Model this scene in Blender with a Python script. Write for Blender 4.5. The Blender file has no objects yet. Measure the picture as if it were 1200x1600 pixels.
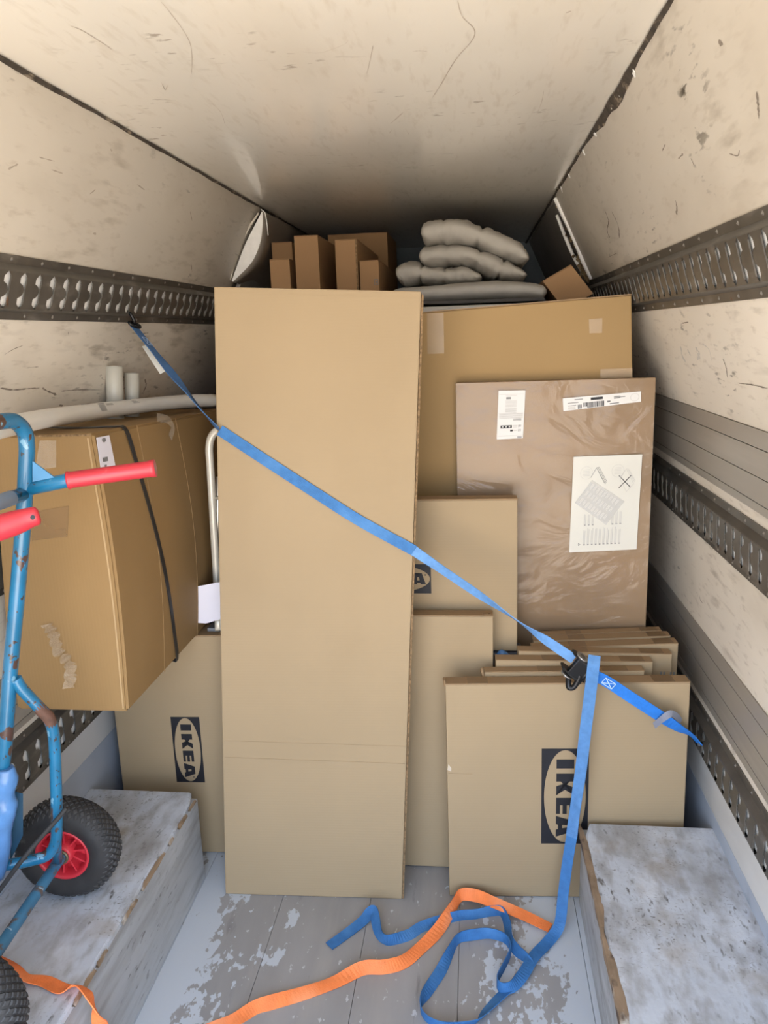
import bpy, bmesh, math, random
from mathutils import Vector, Matrix, noise
random.seed(7)
SC = bpy.context.scene
COL = SC.collection
V = Vector
PI = math.pi

# ------------------------------------------------------------------ camera
H = 1.58                                   # lens height above the load floor
ROT = Matrix(((0.9930354, 0.0073274, -0.1175883),
              (0.1128058, 0.2288347, 0.9669072),
              (-0.0339932, 0.9734377, -0.2264144)))   # columns: right, up, forward
CAM = V((0, 0, H))
cd = bpy.data.cameras.new('camera'); co = bpy.data.objects.new('camera', cd); COL.objects.link(co)
r_, u_, f_ = ROT.col[0], ROT.col[1], ROT.col[2]
M4 = Matrix(((r_.x, u_.x, -f_.x, 0), (r_.y, u_.y, -f_.y, 0), (r_.z, u_.z, -f_.z, H), (0, 0, 0, 1)))
co.matrix_world = M4
cd.sensor_fit = 'VERTICAL'; cd.sensor_height = 36; cd.lens = 27.0; cd.clip_start = .05
SC.camera = co

# ------------------------------------------------------------------ sky and exposure (daylight through the open rear door)
w = bpy.data.worlds.new('sky'); SC.world = w; w.use_nodes = True
nt = w.node_tree; nt.nodes.clear()
tc = nt.nodes.new('ShaderNodeTexCoord'); sp = nt.nodes.new('ShaderNodeSeparateXYZ')
rp = nt.nodes.new('ShaderNodeValToRGB'); bg = nt.nodes.new('ShaderNodeBackground'); ow = nt.nodes.new('ShaderNodeOutputWorld')
mp = nt.nodes.new('ShaderNodeMapRange'); mp.inputs[1].default_value = -1; mp.inputs[2].default_value = 1
nt.links.new(tc.outputs['Generated'], sp.inputs[0]); nt.links.new(sp.outputs['Z'], mp.inputs[0])
nt.links.new(mp.outputs[0], rp.inputs[0]); nt.links.new(rp.outputs[0], bg.inputs[0]); nt.links.new(bg.outputs[0], ow.inputs[0])
el = rp.color_ramp.elements
el[0].position = 0.0; el[0].color = (.72, .63, .53, 1)      # sunlit paving
el[1].position = .49; el[1].color = (1.18, 1.06, .92, 1)
e = el.new(.53); e.color = (.64, .76, .93, 1)
e = el.new(1.0); e.color = (.24, .38, .66, 1)
bg.inputs[1].default_value = 5.5
SC.view_settings.view_transform = 'Standard'; SC.view_settings.look = 'None'
SC.view_settings.gamma = 1; SC.view_settings.use_curve_mapping = False
SC.view_settings.exposure = 0.54

# ------------------------------------------------------------------ pixel -> point
def ray(u, v): return ROT @ V((u - 600, 800 - v, 1200))
def onz(u, v, z): d = ray(u, v); return CAM + d * ((z - H) / d.z)
def onx(u, v, x): d = ray(u, v); return CAM + d * (x / d.x)
def at(u, v, y): d = ray(u, v); return CAM + d * (y / d.y)
def onplane(u, v, o, n): d = ray(u, v); return CAM + d * ((o - CAM).dot(n) / d.dot(n))

# ------------------------------------------------------------------ materials
MATS = {}
def mat(name, color, rough=.6, metal=0., var=.06, scale=6., bump=0., bscale=60., spec=.5, coat=0., stretch=(1, 1, 1),
        layers=(), alpha=1., trans=0., sss=0., wave=None):
    """layers: (color, scale, lo, hi, stretch, detail) noise masks painted over the base"""
    if name in MATS: return MATS[name]
    m = bpy.data.materials.new(name); m.use_nodes = True; n = m.node_tree; N = n.nodes; L = n.links
    b = N['Principled BSDF']
    b.inputs['Roughness'].default_value = rough; b.inputs['Metallic'].default_value = metal
    b.inputs['Specular IOR Level'].default_value = spec; b.inputs['Coat Weight'].default_value = coat
    b.inputs['Alpha'].default_value = alpha; b.inputs['Transmission Weight'].default_value = trans
    t = N.new('ShaderNodeTexCoord')
    def nz(sc, st, det=6):
        mm = N.new('ShaderNodeMapping'); mm.inputs['Scale'].default_value = st; L.new(t.outputs['Object'], mm.inputs[0])
        x = N.new('ShaderNodeTexNoise'); x.inputs['Scale'].default_value = sc; x.inputs['Detail'].default_value = det
        L.new(mm.outputs[0], x.inputs['Vector']); return x.outputs['Fac']
    c = V(color)
    mr = N.new('ShaderNodeMapRange'); L.new(nz(scale, stretch), mr.inputs[0]); mr.inputs[1].default_value = .3; mr.inputs[2].default_value = .7
    mx = N.new('ShaderNodeMix'); mx.data_type = 'RGBA'
    mx.inputs[6].default_value = (*(c * (1 - var)), 1); mx.inputs[7].default_value = (*(c * (1 + var)), 1)
    L.new(mr.outputs[0], mx.inputs[0]); out = mx.outputs[2]
    for (lc, ls, lo, hi, st, det, *cl) in layers:
        r = N.new('ShaderNodeMapRange'); r.inputs[1].default_value = lo; r.inputs[2].default_value = hi
        L.new(nz(ls, st, det), r.inputs[0]); fac = r.outputs[0]
        if cl:
            r2 = N.new('ShaderNodeMapRange'); r2.inputs[1].default_value = cl[0][1]; r2.inputs[2].default_value = cl[0][2]
            L.new(nz(cl[0][0], (1, 1, 1), 3), r2.inputs[0])
            mu = N.new('ShaderNodeMath'); mu.operation = 'MULTIPLY'; L.new(fac, mu.inputs[0]); L.new(r2.outputs[0], mu.inputs[1]); fac = mu.outputs[0]
        q = N.new('ShaderNodeMix'); q.data_type = 'RGBA'; L.new(fac, q.inputs[0]); L.new(out, q.inputs[6])
        q.inputs[7].default_value = (*lc, 1); out = q.outputs[2]
    L.new(out, b.inputs['Base Color'])
    if bump or wave:
        bp = N.new('ShaderNodeBump'); bp.inputs['Strength'].default_value = bump or .1; bp.inputs['Distance'].default_value = .002
        if wave:
            mm = N.new('ShaderNodeMapping'); L.new(t.outputs['Object'], mm.inputs[0])
            wv = N.new('ShaderNodeTexWave'); wv.bands_direction = wave[0]; wv.inputs['Scale'].default_value = wave[1]
            wv.inputs['Distortion'].default_value = wave[2]; L.new(mm.outputs[0], wv.inputs['Vector']); L.new(wv.outputs['Fac'], bp.inputs['Height'])
        else: L.new(nz(bscale, stretch, 8), bp.inputs['Height'])
        L.new(bp.outputs[0], b.inputs['Normal'])
    MATS[name] = m; return m

card = mat('cardboard', (.335, .250, .150), .75, var=.04, scale=3, spec=.25, wave=('Z', 40, .3), bump=.05,
           layers=[((.312, .230, .135), 2.2, .52, .75, (1, 1, .4), 4)])
cardb = mat('brown_cardboard', (.245, .152, .063), .7, var=.05, scale=3, spec=.3, wave=('X', 40, .3), bump=.05,
            layers=[((.22, .132, .052), 2.5, .52, .75, (1, 1, .4), 4)])
cardo = mat('ochre_cardboard', (.30, .195, .084), .7, var=.04, scale=3, spec=.3)
cardk = mat('pink_cardboard', (.262, .172, .096), .6, var=.04, scale=3, spec=.3, layers=[((.225, .148, .083), 3, .5, .7, (.5, 1, 2.5), 4)])
cardd = mat('deep_cardboard', (.32, .19, .095), .75, var=.06, scale=4, spec=.2)
cardt = mat('cardboard_flap', (.29, .195, .11), .75, var=.05, scale=4, spec=.2)
edgem = mat('corrugated_edge', (.20, .13, .07), .85, var=.5, scale=150, spec=.1)
tapem = mat('brown_tape', (.29, .185, .095), .3, var=.05, scale=20, spec=.5, alpha=.62)
def film_material(nm='shrink_film', sc=9, base=0., rg=.2):
    m = bpy.data.materials.new(nm); m.use_nodes = True; n = m.node_tree; N = n.nodes; L = n.links; N.clear()
    o = N.new('ShaderNodeOutputMaterial'); mx = N.new('ShaderNodeMixShader'); tr = N.new('ShaderNodeBsdfTransparent'); gl = N.new('ShaderNodeBsdfGlossy')
    gl.inputs['Roughness'].default_value = rg; fr = N.new('ShaderNodeFresnel'); fr.inputs[0].default_value = 1.5
    t = N.new('ShaderNodeTexCoord'); mp_ = N.new('ShaderNodeMapping'); mp_.inputs['Scale'].default_value = (.7, 1, 1.2); L.new(t.outputs['Object'], mp_.inputs[0])
    nz = N.new('ShaderNodeTexNoise'); nz.inputs['Scale'].default_value = sc; nz.inputs['Detail'].default_value = 3; nz.inputs['Distortion'].default_value = 1.6; L.new(mp_.outputs[0], nz.inputs['Vector'])
    bp = N.new('ShaderNodeBump'); bp.inputs['Strength'].default_value = .5; bp.inputs['Distance'].default_value = .016; L.new(nz.outputs['Fac'], bp.inputs['Height'])
    L.new(bp.outputs[0], gl.inputs['Normal']); L.new(bp.outputs[0], fr.inputs['Normal'])
    ma = N.new('ShaderNodeMath'); ma.operation = 'MULTIPLY_ADD'; L.new(fr.outputs[0], ma.inputs[0]); ma.inputs[1].default_value = .62; ma.inputs[2].default_value = base
    L.new(ma.outputs[0], mx.inputs[0]); L.new(tr.outputs[0], mx.inputs[1]); L.new(gl.outputs[0], mx.inputs[2]); L.new(mx.outputs[0], o.inputs[0])
    return m
film = film_material()
clear = mat('clear_tape', (.70, .60, .47), .16, var=.1, scale=40, spec=.9, bump=.8, bscale=60, alpha=.17)
ink = mat('black_ink', (.014, .014, .018), .55, var=.1, scale=30, spec=.3)
inkg = mat('grey_ink', (.16, .16, .16), .6, var=.1, scale=30)
inkl = mat('pale_ink', (.42, .41, .39), .6, var=.1, scale=30)
paper = mat('white_paper', (.62, .61, .59), .55, var=.02, scale=8)
paperl = mat('lilac_paper', (.66, .65, .73), .55, var=.02, scale=8)
paperc = mat('cream_paper', (.58, .565, .505), .5, var=.02, scale=8)
dirt = (.10, .085, .065)
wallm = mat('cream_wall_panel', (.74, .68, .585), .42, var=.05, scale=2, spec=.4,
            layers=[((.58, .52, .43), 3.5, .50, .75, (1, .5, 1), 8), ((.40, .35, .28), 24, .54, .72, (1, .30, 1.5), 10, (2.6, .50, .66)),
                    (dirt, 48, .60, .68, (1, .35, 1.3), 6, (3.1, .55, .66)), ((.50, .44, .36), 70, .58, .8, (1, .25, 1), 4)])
wallu = mat('shaded_wall_panel', (.62, .565, .48), .42, var=.05, scale=2, spec=.4,  # same cream panel with shade put into its colour; scuff layers are dirt
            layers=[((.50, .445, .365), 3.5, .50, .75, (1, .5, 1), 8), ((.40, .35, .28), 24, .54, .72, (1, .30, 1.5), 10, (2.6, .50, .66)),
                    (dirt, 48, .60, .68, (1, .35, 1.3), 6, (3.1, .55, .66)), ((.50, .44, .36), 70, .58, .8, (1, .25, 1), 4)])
walll = mat('grey_white_panel', (.68, .675, .66), .45, var=.05, scale=3, layers=[((.52, .51, .49), 5, .55, .8, (1, .4, 1), 8), (dirt, 50, .64, .70, (1, .5, 1), 6, (3, .55, .66))])
ceilm = mat('cream_ceiling_panel', (.86, .805, .70), .22, var=.03, scale=1.6, spec=.9, coat=.3,
            layers=[((.76, .70, .59), 4, .52, .8, (1, .35, 1), 8), ((.40, .34, .27), 40, .62, .70, (.6, 1.2, 1), 6, (2.4, .54, .66)), ((.74, .67, .56), 60, .55, .8, (1, .2, 1), 4)])
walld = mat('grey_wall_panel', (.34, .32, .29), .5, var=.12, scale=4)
bulk = mat('blue_grey_bulkhead', (.16, .20, .23), .6, var=.15, scale=3)
foam = mat('white_foam', (.92, .91, .88), .85, var=.06, scale=30, bump=.3, bscale=150)
rustf = mat('crumbling_foam', (.28, .20, .11), .9, var=.5, scale=60, bump=.8, bscale=80)
seamm = mat('dark_seam', (.055, .042, .03), .9, var=.5, scale=40, layers=[((.30, .24, .17), 60, .58, .7, (1, .4, 1), 6)])
steel = mat('dark_steel', (.125, .115, .10), .42, metal=.45, var=.2, scale=12, spec=.5,
            layers=[((.24, .225, .20), 25, .58, .74, (1, .3, 1), 6), ((.16, .075, .035), 30, .70, .76, (1, 1, 1), 6)])
rivm = mat('rivet_steel', (.30, .28, .25), .4, metal=.6, var=.2, scale=50)
backm = mat('white_rail_backing', (.90, .89, .86), .6, var=.05, scale=60)
alum = mat('dull_aluminium', (.37, .34, .295), .42, metal=.35, var=.12, scale=5, stretch=(1, .12, 1),
           layers=[((.47, .44, .39), 9, .55, .75, (1, .1, 2), 6)])
skirt = mat('blue_grey_paint', (.42, .47, .55), .55, var=.1, scale=6,
            layers=[((.20, .23, .28), 14, .62, .74, (1, .5, .5), 8)])
ply = mat('worn_painted_plywood', (.52, .565, .63), .62, var=.10, scale=7, bump=.7, bscale=45, stretch=(1, .8, 1),
          layers=[((.36, .37, .39), 22, .44, .64, (1.3, .6, 1), 10), ((.61, .65, .71), 11, .53, .68, (1, .6, 1), 10), ((.27, .26, .245), 5, .54, .78, (1.3, .5, 1), 10),
                  ((.13, .125, .12), 55, .58, .70, (1.7, .7, 1), 9, (4, .46, .62)), ((.16, .155, .15), 130, .60, .72, (.8, 1.3, 1), 6, (5, .40, .62)), ((.30, .25, .185), 6, .58, .8, (1, 1, 1), 8)])
plyface = mat('worn_painted_side', (.40, .415, .43), .65, var=.10, scale=8, bump=.7, bscale=55, stretch=(1, .5, 1.5),
              layers=[((.27, .27, .265), 16, .44, .70, (1, .30, 2.0), 10), ((.52, .54, .56), 9, .54, .7, (1, .4, 1), 9), ((.14, .135, .13), 48, .60, .7, (1, .5, 1.6), 8, (3, .48, .66))])
woodraw = mat('torn_bare_wood', (.235, .165, .105), .85, var=.35, scale=40, bump=.8, bscale=90, stretch=(1, .25, 1),
              layers=[((.50, .48, .44), 30, .54, .66, (1, .4, 1), 6), ((.08, .055, .04), 40, .58, .68, (1, .4, 1), 6)])
floorm = mat('worn_floor_boards', (.30, .295, .295), .55, var=.12, scale=9, bump=.25, bscale=50, stretch=(1, .25, 1), spec=.4,
             layers=[((.36, .345, .33), 7, .5, .7, (1.5, .2, 1), 8), ((.20, .195, .20), 18, .64, .76, (1.6, .3, 1), 8),
                     ((.50, .51, .53), 46, .655, .69, (1.2, .6, 1), 7)])
def floor_material():
    m = floorm; n = m.node_tree; N = n.nodes; L = n.links; b = N['Principled BSDF']; prev = b.inputs['Base Color'].links[0].from_socket
    t = N.new('ShaderNodeTexCoord'); sx = N.new('ShaderNodeSeparateXYZ'); L.new(t.outputs['Object'], sx.inputs[0])
    def math_(op, a, b2):
        q = N.new('ShaderNodeMath'); q.operation = op
        for k, x in enumerate((a, b2)):
            if isinstance(x, (int, float)): q.inputs[k].default_value = x
            else: L.new(x, q.inputs[k])
        return q.outputs[0]
    d = math_('ABSOLUTE', math_('ADD', sx.outputs['X'], .275), 0)          # distance from the middle of the aisle
    mr = N.new('ShaderNodeMapRange'); L.new(d, mr.inputs[0]); mr.inputs[1].default_value = .12; mr.inputs[2].default_value = .52; mr.inputs[3].default_value = -.20; mr.inputs[4].default_value = .17
    tot = mr.outputs[0]
    for sc, st, amp in ((6, (1.4, .8, 1), .62), (24, (1, .5, 1), .55), (70, (1, .6, 1), .40)):
        mm = N.new('ShaderNodeMapping'); mm.inputs['Scale'].default_value = st; L.new(t.outputs['Object'], mm.inputs[0])
        x = N.new('ShaderNodeTexNoise'); x.inputs['Scale'].default_value = sc; x.inputs['Detail'].default_value = 5; L.new(mm.outputs[0], x.inputs['Vector'])
        tot = math_('ADD', tot, math_('MULTIPLY', math_('SUBTRACT', x.outputs['Fac'], .5), amp))
    st_ = N.new('ShaderNodeMapRange'); L.new(tot, st_.inputs[0]); st_.inputs[1].default_value = .035; st_.inputs[2].default_value = .055
    q = N.new('ShaderNodeMix'); q.data_type = 'RGBA'; L.new(st_.outputs[0], q.inputs[0]); L.new(prev, q.inputs[6]); q.inputs[7].default_value = (.50, .545, .60, 1)
    L.new(q.outputs[2], b.inputs['Base Color'])
floor_material()
blue = mat('chipped_blue_paint', (.011, .13, .255), .30, var=.18, scale=14, coat=.3,
           layers=[((.07, .035, .025), 34, .60, .615, (1, 1, .7), 5), ((.05, .03, .022), 90, .64, .655, (1, 1, .7), 4), ((.14, .30, .42), 44, .66, .68, (1, 1, .5), 4)])
navy = mat('navy_steel_plate', (.012, .06, .115), .5, var=.2, scale=10)
rust = mat('rusted_steel', (.10, .047, .03), .75, var=.35, scale=45, bump=.4, bscale=90)
red = mat('red_grip_plastic', (.46, .028, .042), .38, var=.08, scale=12, layers=[((.55, .10, .10), 30, .66, .76, (1, 1, 1), 5)])
redr = mat('red_rim_plastic', (.55, .028, .045), .38, var=.08, scale=12)
rubber = mat('black_rubber', (.022, .022, .023), .72, var=.25, scale=30, layers=[((.11, .105, .10), 22, .64, .8, (1, 1, 1), 6)])
rubt = mat('tread_rubber', (.030, .030, .031), .62, var=.3, scale=40, layers=[((.16, .155, .15), 34, .66, .8, (1, 1, 1), 5)])
blackm = mat('black_metal', (.012, .012, .013), .35, metal=.4, var=.2, scale=30)
silver = mat('bare_silver_metal', (.62, .60, .55), .28, metal=.85, var=.1, scale=20)
cream = mat('cream_coated_tube', (.66, .62, .53), .35, var=.05, scale=15, metal=.2)
bluew = mat('blue_webbing', (.030, .145, .37), .7, var=.12, scale=60, bump=.5, bscale=400, layers=[((.07, .22, .48), 12, .5, .75, (1, 1, 1), 3)])
bluel = mat('faded_blue_webbing', (.115, .27, .54), .7, var=.12, scale=60, bump=.5, bscale=400)
blueb = mat('bright_blue_webbing', (.013, .17, .60), .6, var=.1, scale=60, bump=.5, bscale=400)
blued = mat('dark_blue_webbing', (.045, .125, .285), .7, var=.12, scale=60, bump=.5, bscale=400)
stitchm = mat('pale_stitching', (.45, .62, .90), .8, var=.1)
orangew = mat('orange_webbing', (.88, .225, .06), .65, var=.10, scale=30, bump=.5, bscale=300, layers=[((1., .36, .16), 9, .5, .7, (1, 1, 1), 3)])
bag = mat('blue_plastic_bag', (.085, .21, .45), .3, var=.2, scale=20, bump=.8, bscale=40)
tubem = mat('white_roll_film', (.70, .68, .63), .32, var=.04, scale=10, spec=.5, bump=.2, bscale=25)
tubew = mat('milky_roll', (.55, .53, .46), .4, var=.04, scale=10)
quilt = mat('grey_quilt_fabric', (.42, .395, .35), .85, var=.05, scale=8, bump=.7, bscale=16)
matf = mat('mattress_fabric', (.36, .345, .315), .9, var=.05, scale=20, bump=.2, bscale=300)
matd = mat('dark_mattress_side', (.06, .057, .055), .9, var=.1)
matw = mat('white_foam_slab', (.50, .49, .46), .8, var=.05)
darkpack = mat('dark_grey_wrap', (.055, .06, .075), .5, var=.15)
groundm = mat('paving', (.5, .44, .36), .9)

# ------------------------------------------------------------------ builders
def obj(name, verts, faces, m, parent=None, smooth=False, mats=None, fm=None):
    off = V(parent.location) if parent is not None else V((0, 0, 0))
    p = parent
    while p is not None and p.parent is not None: p = p.parent; off += V(p.location)
    me = bpy.data.meshes.new(name)
    me.from_pydata([tuple(V(v) - off) for v in verts], [], faces); me.validate(); me.update()
    bm = bmesh.new(); bm.from_mesh(me); bmesh.ops.recalc_face_normals(bm, faces=bm.faces); bm.to_mesh(me); bm.free()
    for mm in (mats or [m]): me.materials.append(mm)
    if fm:
        for i, k in enumerate(fm): me.polygons[i].material_index = k
    if smooth:
        for f in me.polygons: f.use_smooth = True
    o = bpy.data.objects.new(name, me); COL.objects.link(o)
    if parent is not None: o.parent = parent
    return o

def thing(name, loc, label=None, cat=None, group=None, kind=None):
    o = bpy.data.objects.new(name, None); COL.objects.link(o); o.location = loc; o.empty_display_size = .05
    tag(o, label, cat, group, kind); return o
def tag(o, label=None, cat=None, group=None, kind=None):
    if label: o['label'] = label
    if cat: o['category'] = cat
    if group: o['group'] = group
    if kind: o['kind'] = kind
    return o

HF = [(0, 3, 2, 1), (4, 5, 6, 7), (0, 1, 5, 4), (1, 2, 6, 5), (2, 3, 7, 6), (3, 0, 4, 7)]
def hexa(name, c, m, parent=None, bev=0., seg=2):
    o = obj(name, c, HF, m, parent)
    if bev:
        bm = bmesh.new(); bm.from_mesh(o.data)
        bmesh.ops.bevel(bm, geom=list(bm.edges), offset=bev, segments=seg, affect='EDGES', profile=.6)
        bm.to_mesh(o.data); bm.free()
    return o
def box(name, a, b, m, parent=None, bev=0.):
    (x0, y0, z0), (x1, y1, z1) = a, b
    return hexa(name, [(x0, y0, z0), (x1, y0, z0), (x1, y1, z0), (x0, y1, z0), (x0, y0, z1), (x1, y0, z1), (x1, y1, z1), (x0, y1, z1)], m, parent, bev)

def catmull(pts, n=8):
    P = [V(p) for p in pts]; P = [P[0] * 2 - P[1]] + P + [P[-1] * 2 - P[-2]]; out = []
    for i in range(1, len(P) - 2):
        a, b, c, d = P[i - 1:i + 3]
        for k in range(n):
            t = k / n
            out.append(.5 * ((2 * b) + (c - a) * t + (2 * a - 5 * b + 4 * c - d) * t * t + (3 * b - a - 3 * c + d) * t ** 3))
    out.append(P[-2]); return out

def tube(name, pts, r, m, parent=None, seg=14, caps=True, flat=1., smoothn=0):
    if smoothn: pts = catmull(pts, smoothn)
    pts = [V(p) for p in pts]; n = len(pts); rr = r if isinstance(r, (list, tuple)) else None
    verts = []; faces = []; up = None
    for i, p in enumerate(pts):
        t = (pts[min(i + 1, n - 1)] - pts[max(i - 1, 0)]).normalized()
        if up is None: up = V((0, 0, 1)) if abs(t.z) < .9 else V((1, 0, 0))
        s = t.cross(up).normalized(); up = s.cross(t).normalized()
        if rr: k = i / (n - 1) * (len(rr) - 1); j = min(int(k), len(rr) - 2); rad = rr[j] + (rr[j + 1] - rr[j]) * (k - j)
        else: rad = r
        for q in range(seg):
            a = 2 * PI * q / seg; verts.append(p + s * (math.cos(a) * rad * flat) + up * (math.sin(a) * rad))
    for i in range(n - 1):
        for q in range(seg):
            faces.append((i * seg + q, i * seg + (q + 1) % seg, (i + 1) * seg + (q + 1) % seg, (i + 1) * seg + q))
    if caps: faces.append(tuple(range(seg))[::-1]); faces.append(tuple((n - 1) * seg + q for q in range(seg)))
    o = obj(name, verts, faces, m, parent, smooth=True)
    if caps:
        for f in o.data.polygons:
            if len(f.vertices) > 4: f.use_smooth = False
    return o

def ribbon(name, pts, wd, width, m, parent=None, th=.0022, n=6):
    """pts: centre points; wd: width direction vector per point"""
    P = catmull(pts, n); W = catmull(wd, n); verts = []; faces = []
    for i, p in enumerate(P):
        t = (P[min(i + 1, len(P) - 1)] - P[max(i - 1, 0)]).normalized()
        x = W[i] - t * W[i].dot(t)
        if x.length < 1e-5: x = t.cross(V((0, 0, 1)))
        x.normalize(); nn = t.cross(x).normalized()
        for sx, sn in ((-1, -1), (1, -1), (1, 1), (-1, 1)):
            verts.append(p + x * (sx * width / 2) + nn * (sn * th / 2))
    for i in range(len(P) - 1):
        for q in range(4): faces.append((i * 4 + q, i * 4 + (q + 1) % 4, i * 4 + 4 + (q + 1) % 4, i * 4 + 4 + q))
    faces.append((3, 2, 1, 0)); k = (len(P) - 1) * 4; faces.append((k, k + 1, k + 2, k + 3))
    o = obj(name, verts, faces, m, parent)
    for f in o.data.polygons: f.use_smooth = False
    return o

class Face:
    """a flat panel face: origin, right and up unit vectors, outward normal"""
    def __init__(s, o, r, u):
        s.o = V(o); s.r = V(r).normalized(); s.u = V(u); s.u = (s.u - s.r * s.u.dot(s.r)).normalized(); s.n = s.r.cross(s.u)
    def p(s, a, b, d=0.): return s.o + s.r * a + s.u * b + s.n * d
    def px(s, u, v, d=0.): return onplane(u, v, s.o, s.n) + s.n * d
    def ab(s, q): q = V(q) - s.o; return q.dot(s.r), q.dot(s.u)
def slab(name, pts, n, th, m, parent, lift=.0006):
    """thin sheet with the outline pts, standing proud of the face"""
    P = [V(p) + n * lift for p in pts]; Q = [p + n * th for p in P]; k = len(P)
    fs = [tuple(range(k))[::-1], tuple(range(k, 2 * k))] + [(i, (i + 1) % k, k + (i + 1) % k, k + i) for i in range(k)]
    return obj(name, P + Q, fs, m, parent)

def boxc(o, r, b, u, w, d, h):
    o = V(o); r = V(r) * w; b = V(b) * d; u = V(u) * h
    return [o, o + r, o + r + b, o + b, o + u, o + r + u, o + r + b + u, o + b + u]
def rot3(yaw, lean, tilt):
    return Matrix.Rotation(yaw, 3, 'Z') @ Matrix.Rotation(lean, 3, 'X') @ Matrix.Rotation(tilt, 3, 'Y')
def fitbox(x, y, z, yaw, lean, tilt, w, h, d):
    R = rot3(yaw, lean, tilt); c = boxc((x, y, z), R.col[0], R.col[1], R.col[2], w, d, h)
    dz = z - min(p.z for p in c); c = [p + V((0, 0, dz)) for p in c]
    return c, Face(c[0], R.col[0], R.col[2])

def flaptop(c, m, parent, ov=.002, th=.003, split=True):
    """the two closed top flaps of a carton, meeting along its length"""
    a, b, cc, d = [V(p) for p in c[4:8]]; up = (V(c[4]) - V(c[0])).normalized(); t = .49 if split else 1.
    slab('top_flap', [a, b, b.lerp(cc, t), a.lerp(d, t)], up, th, m, parent, .0004)
    if split: slab('top_flap', [a.lerp(d, .51), b.lerp(cc, .51), cc, d], up, th * .8, m, parent, .0004)

# ------------------------------------------------------------------ logo lettering (flat print on a face)
def logo(face, a0, b0, W, Hh, turned, parent):
    """black rectangle with an oval opening and the letters I K E A inside; s runs along the word, t up"""
    def P(s, t):
        return face.p(a0 + t * Hh, b0 - s * W, .0007) if turned else face.p(a0 + s * W, b0 + t * Hh, .0007)
    vs = []; fs = []; n = 64
    for i in range(n):
        a = 2 * PI * i / n; ca, sa = math.cos(a), math.sin(a)
        k = min(.5 / max(abs(ca), 1e-6), .5 / max(abs(sa), 1e-6))
        vs.append(P(.5 + ca * k, .5 + sa * k)); vs.append(P(.5 + .484 * ca, .5 + .445 * sa))
    corners = [(1, 1), (0, 1), (0, 0), (1, 0)]
    for i in range(n):
        j = (i + 1) % n; fs.append((2 * i, 2 * j, 2 * j + 1, 2 * i + 1))
    for cx, cy in corners:        # fill the clipped corner triangles
        a = math.atan2(cy - .5, cx - .5) % (2 * PI); i = int(a / (2 * PI) * n) % n; j = (i + 1) % n
        b = len(vs); vs.append(P(cx, cy)); fs.append((2 * i, b, 2 * j))
    def poly(pts):
        b = len(vs); vs.extend(P(s, t) for s, t in pts); fs.append(tuple(range(b, b + len(pts))))
    lo, hi = .315, .69; mid = .5
    poly([(.112, lo), (.205, lo), (.205, hi), (.112, hi)])                                       # I
    poly([(.258, lo), (.342, lo), (.342, hi), (.258, hi)])                                       # K
    poly([(.342, .41), (.405, hi), (.482, hi), (.342 + .085, mid), (.342, mid)][0:5])
    poly([(.342, .60), (.342, mid), (.427, mid), (.486, lo), (.39, lo)])
    poly([(.512, lo), (.590, lo), (.590, hi), (.512, hi)])                                       # E
    for t0, t1 in ((lo, .40), (.455, .545), (.60, hi)): poly([(.590, t0), (.682, t0), (.682, t1), (.590, t1)])
    poly([(.703, lo), (.790, lo), (.806, .40), (.800, .45), (.800, .56), (.812, hi), (.757, hi)])   # A
    poly([(.850, lo), (.925, lo), (.868, hi), (.812, hi), (.826, .56), (.834, .45), (.838, .40)])
    poly([(.795, .36), (.848, .36), (.840, .45), (.798, .45)])
    poly([(.800, .56), (.826, .56), (.840, hi), (.785, hi)])
    for i in range(14):                                                                          # small registered ring
        a, b2 = 2 * PI * i / 14, 2 * PI * (i + 1) / 14
        poly([(.918 + .013 * math.cos(x) * q, .63 + .030 * math.sin(x) * q) for x, q in ((a, 1), (b2, 1), (b2, .72), (a, .72))])
    poly([(.914, .615), (.923, .615), (.923, .645), (.914, .645)])
    return obj('printed_logo', vs, fs, ink, parent)

def prints(name, face, rects, m, parent, d=.0016):
    """flat printed marks: list of quads in face coordinates (lists of four (a, b))"""
    vs = []; fs = []
    for q in rects:
        b = len(vs); vs.extend(face.p(a, bb, d) for a, bb in q); fs.append(tuple(range(b, b + len(q))))
    return tag(obj(name, vs, fs, m, parent), kind='stuff')
def R4(a0, b0, a1, b1): return [(a0, b0), (a1, b0), (a1, b1), (a0, b1)]
def line(a0, b0, a1, b1, w):
    d = V((a1 - a0, b1 - b0)).normalized(); n = V((-d.y, d.x)) * w / 2
    return [(a0 + n.x, b0 + n.y), (a0 - n.x, b0 - n.y), (a1 - n.x, b1 - n.y), (a1 + n.x, b1 + n.y)]

# ================================================================== THE VAN: shell
Y0, Y1, YB = -.12, 3.07, 4.68
PR = [(.300, 2.058), (.444, 1.750), (.485, 1.617), (.575, 1.365), (.605, 1.178), (.612, 1.149), (.620, 1.005), (.628, .745), (.632, .551), (.632, .531), (.632, .397), (.632, .290), (.632, -.02)]
PL = [(-.790, 2.058), (-.932, 1.762), (-.977, 1.636), (-1.065, 1.365), (-1.097, 1.178), (-1.105, 1.149), (-1.122, 1.005), (-1.138, .800), (-1.146, .640), (-1.147, .625), (-1.150, .475), (-1.152, .380), (-1.152, -.02)]

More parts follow.
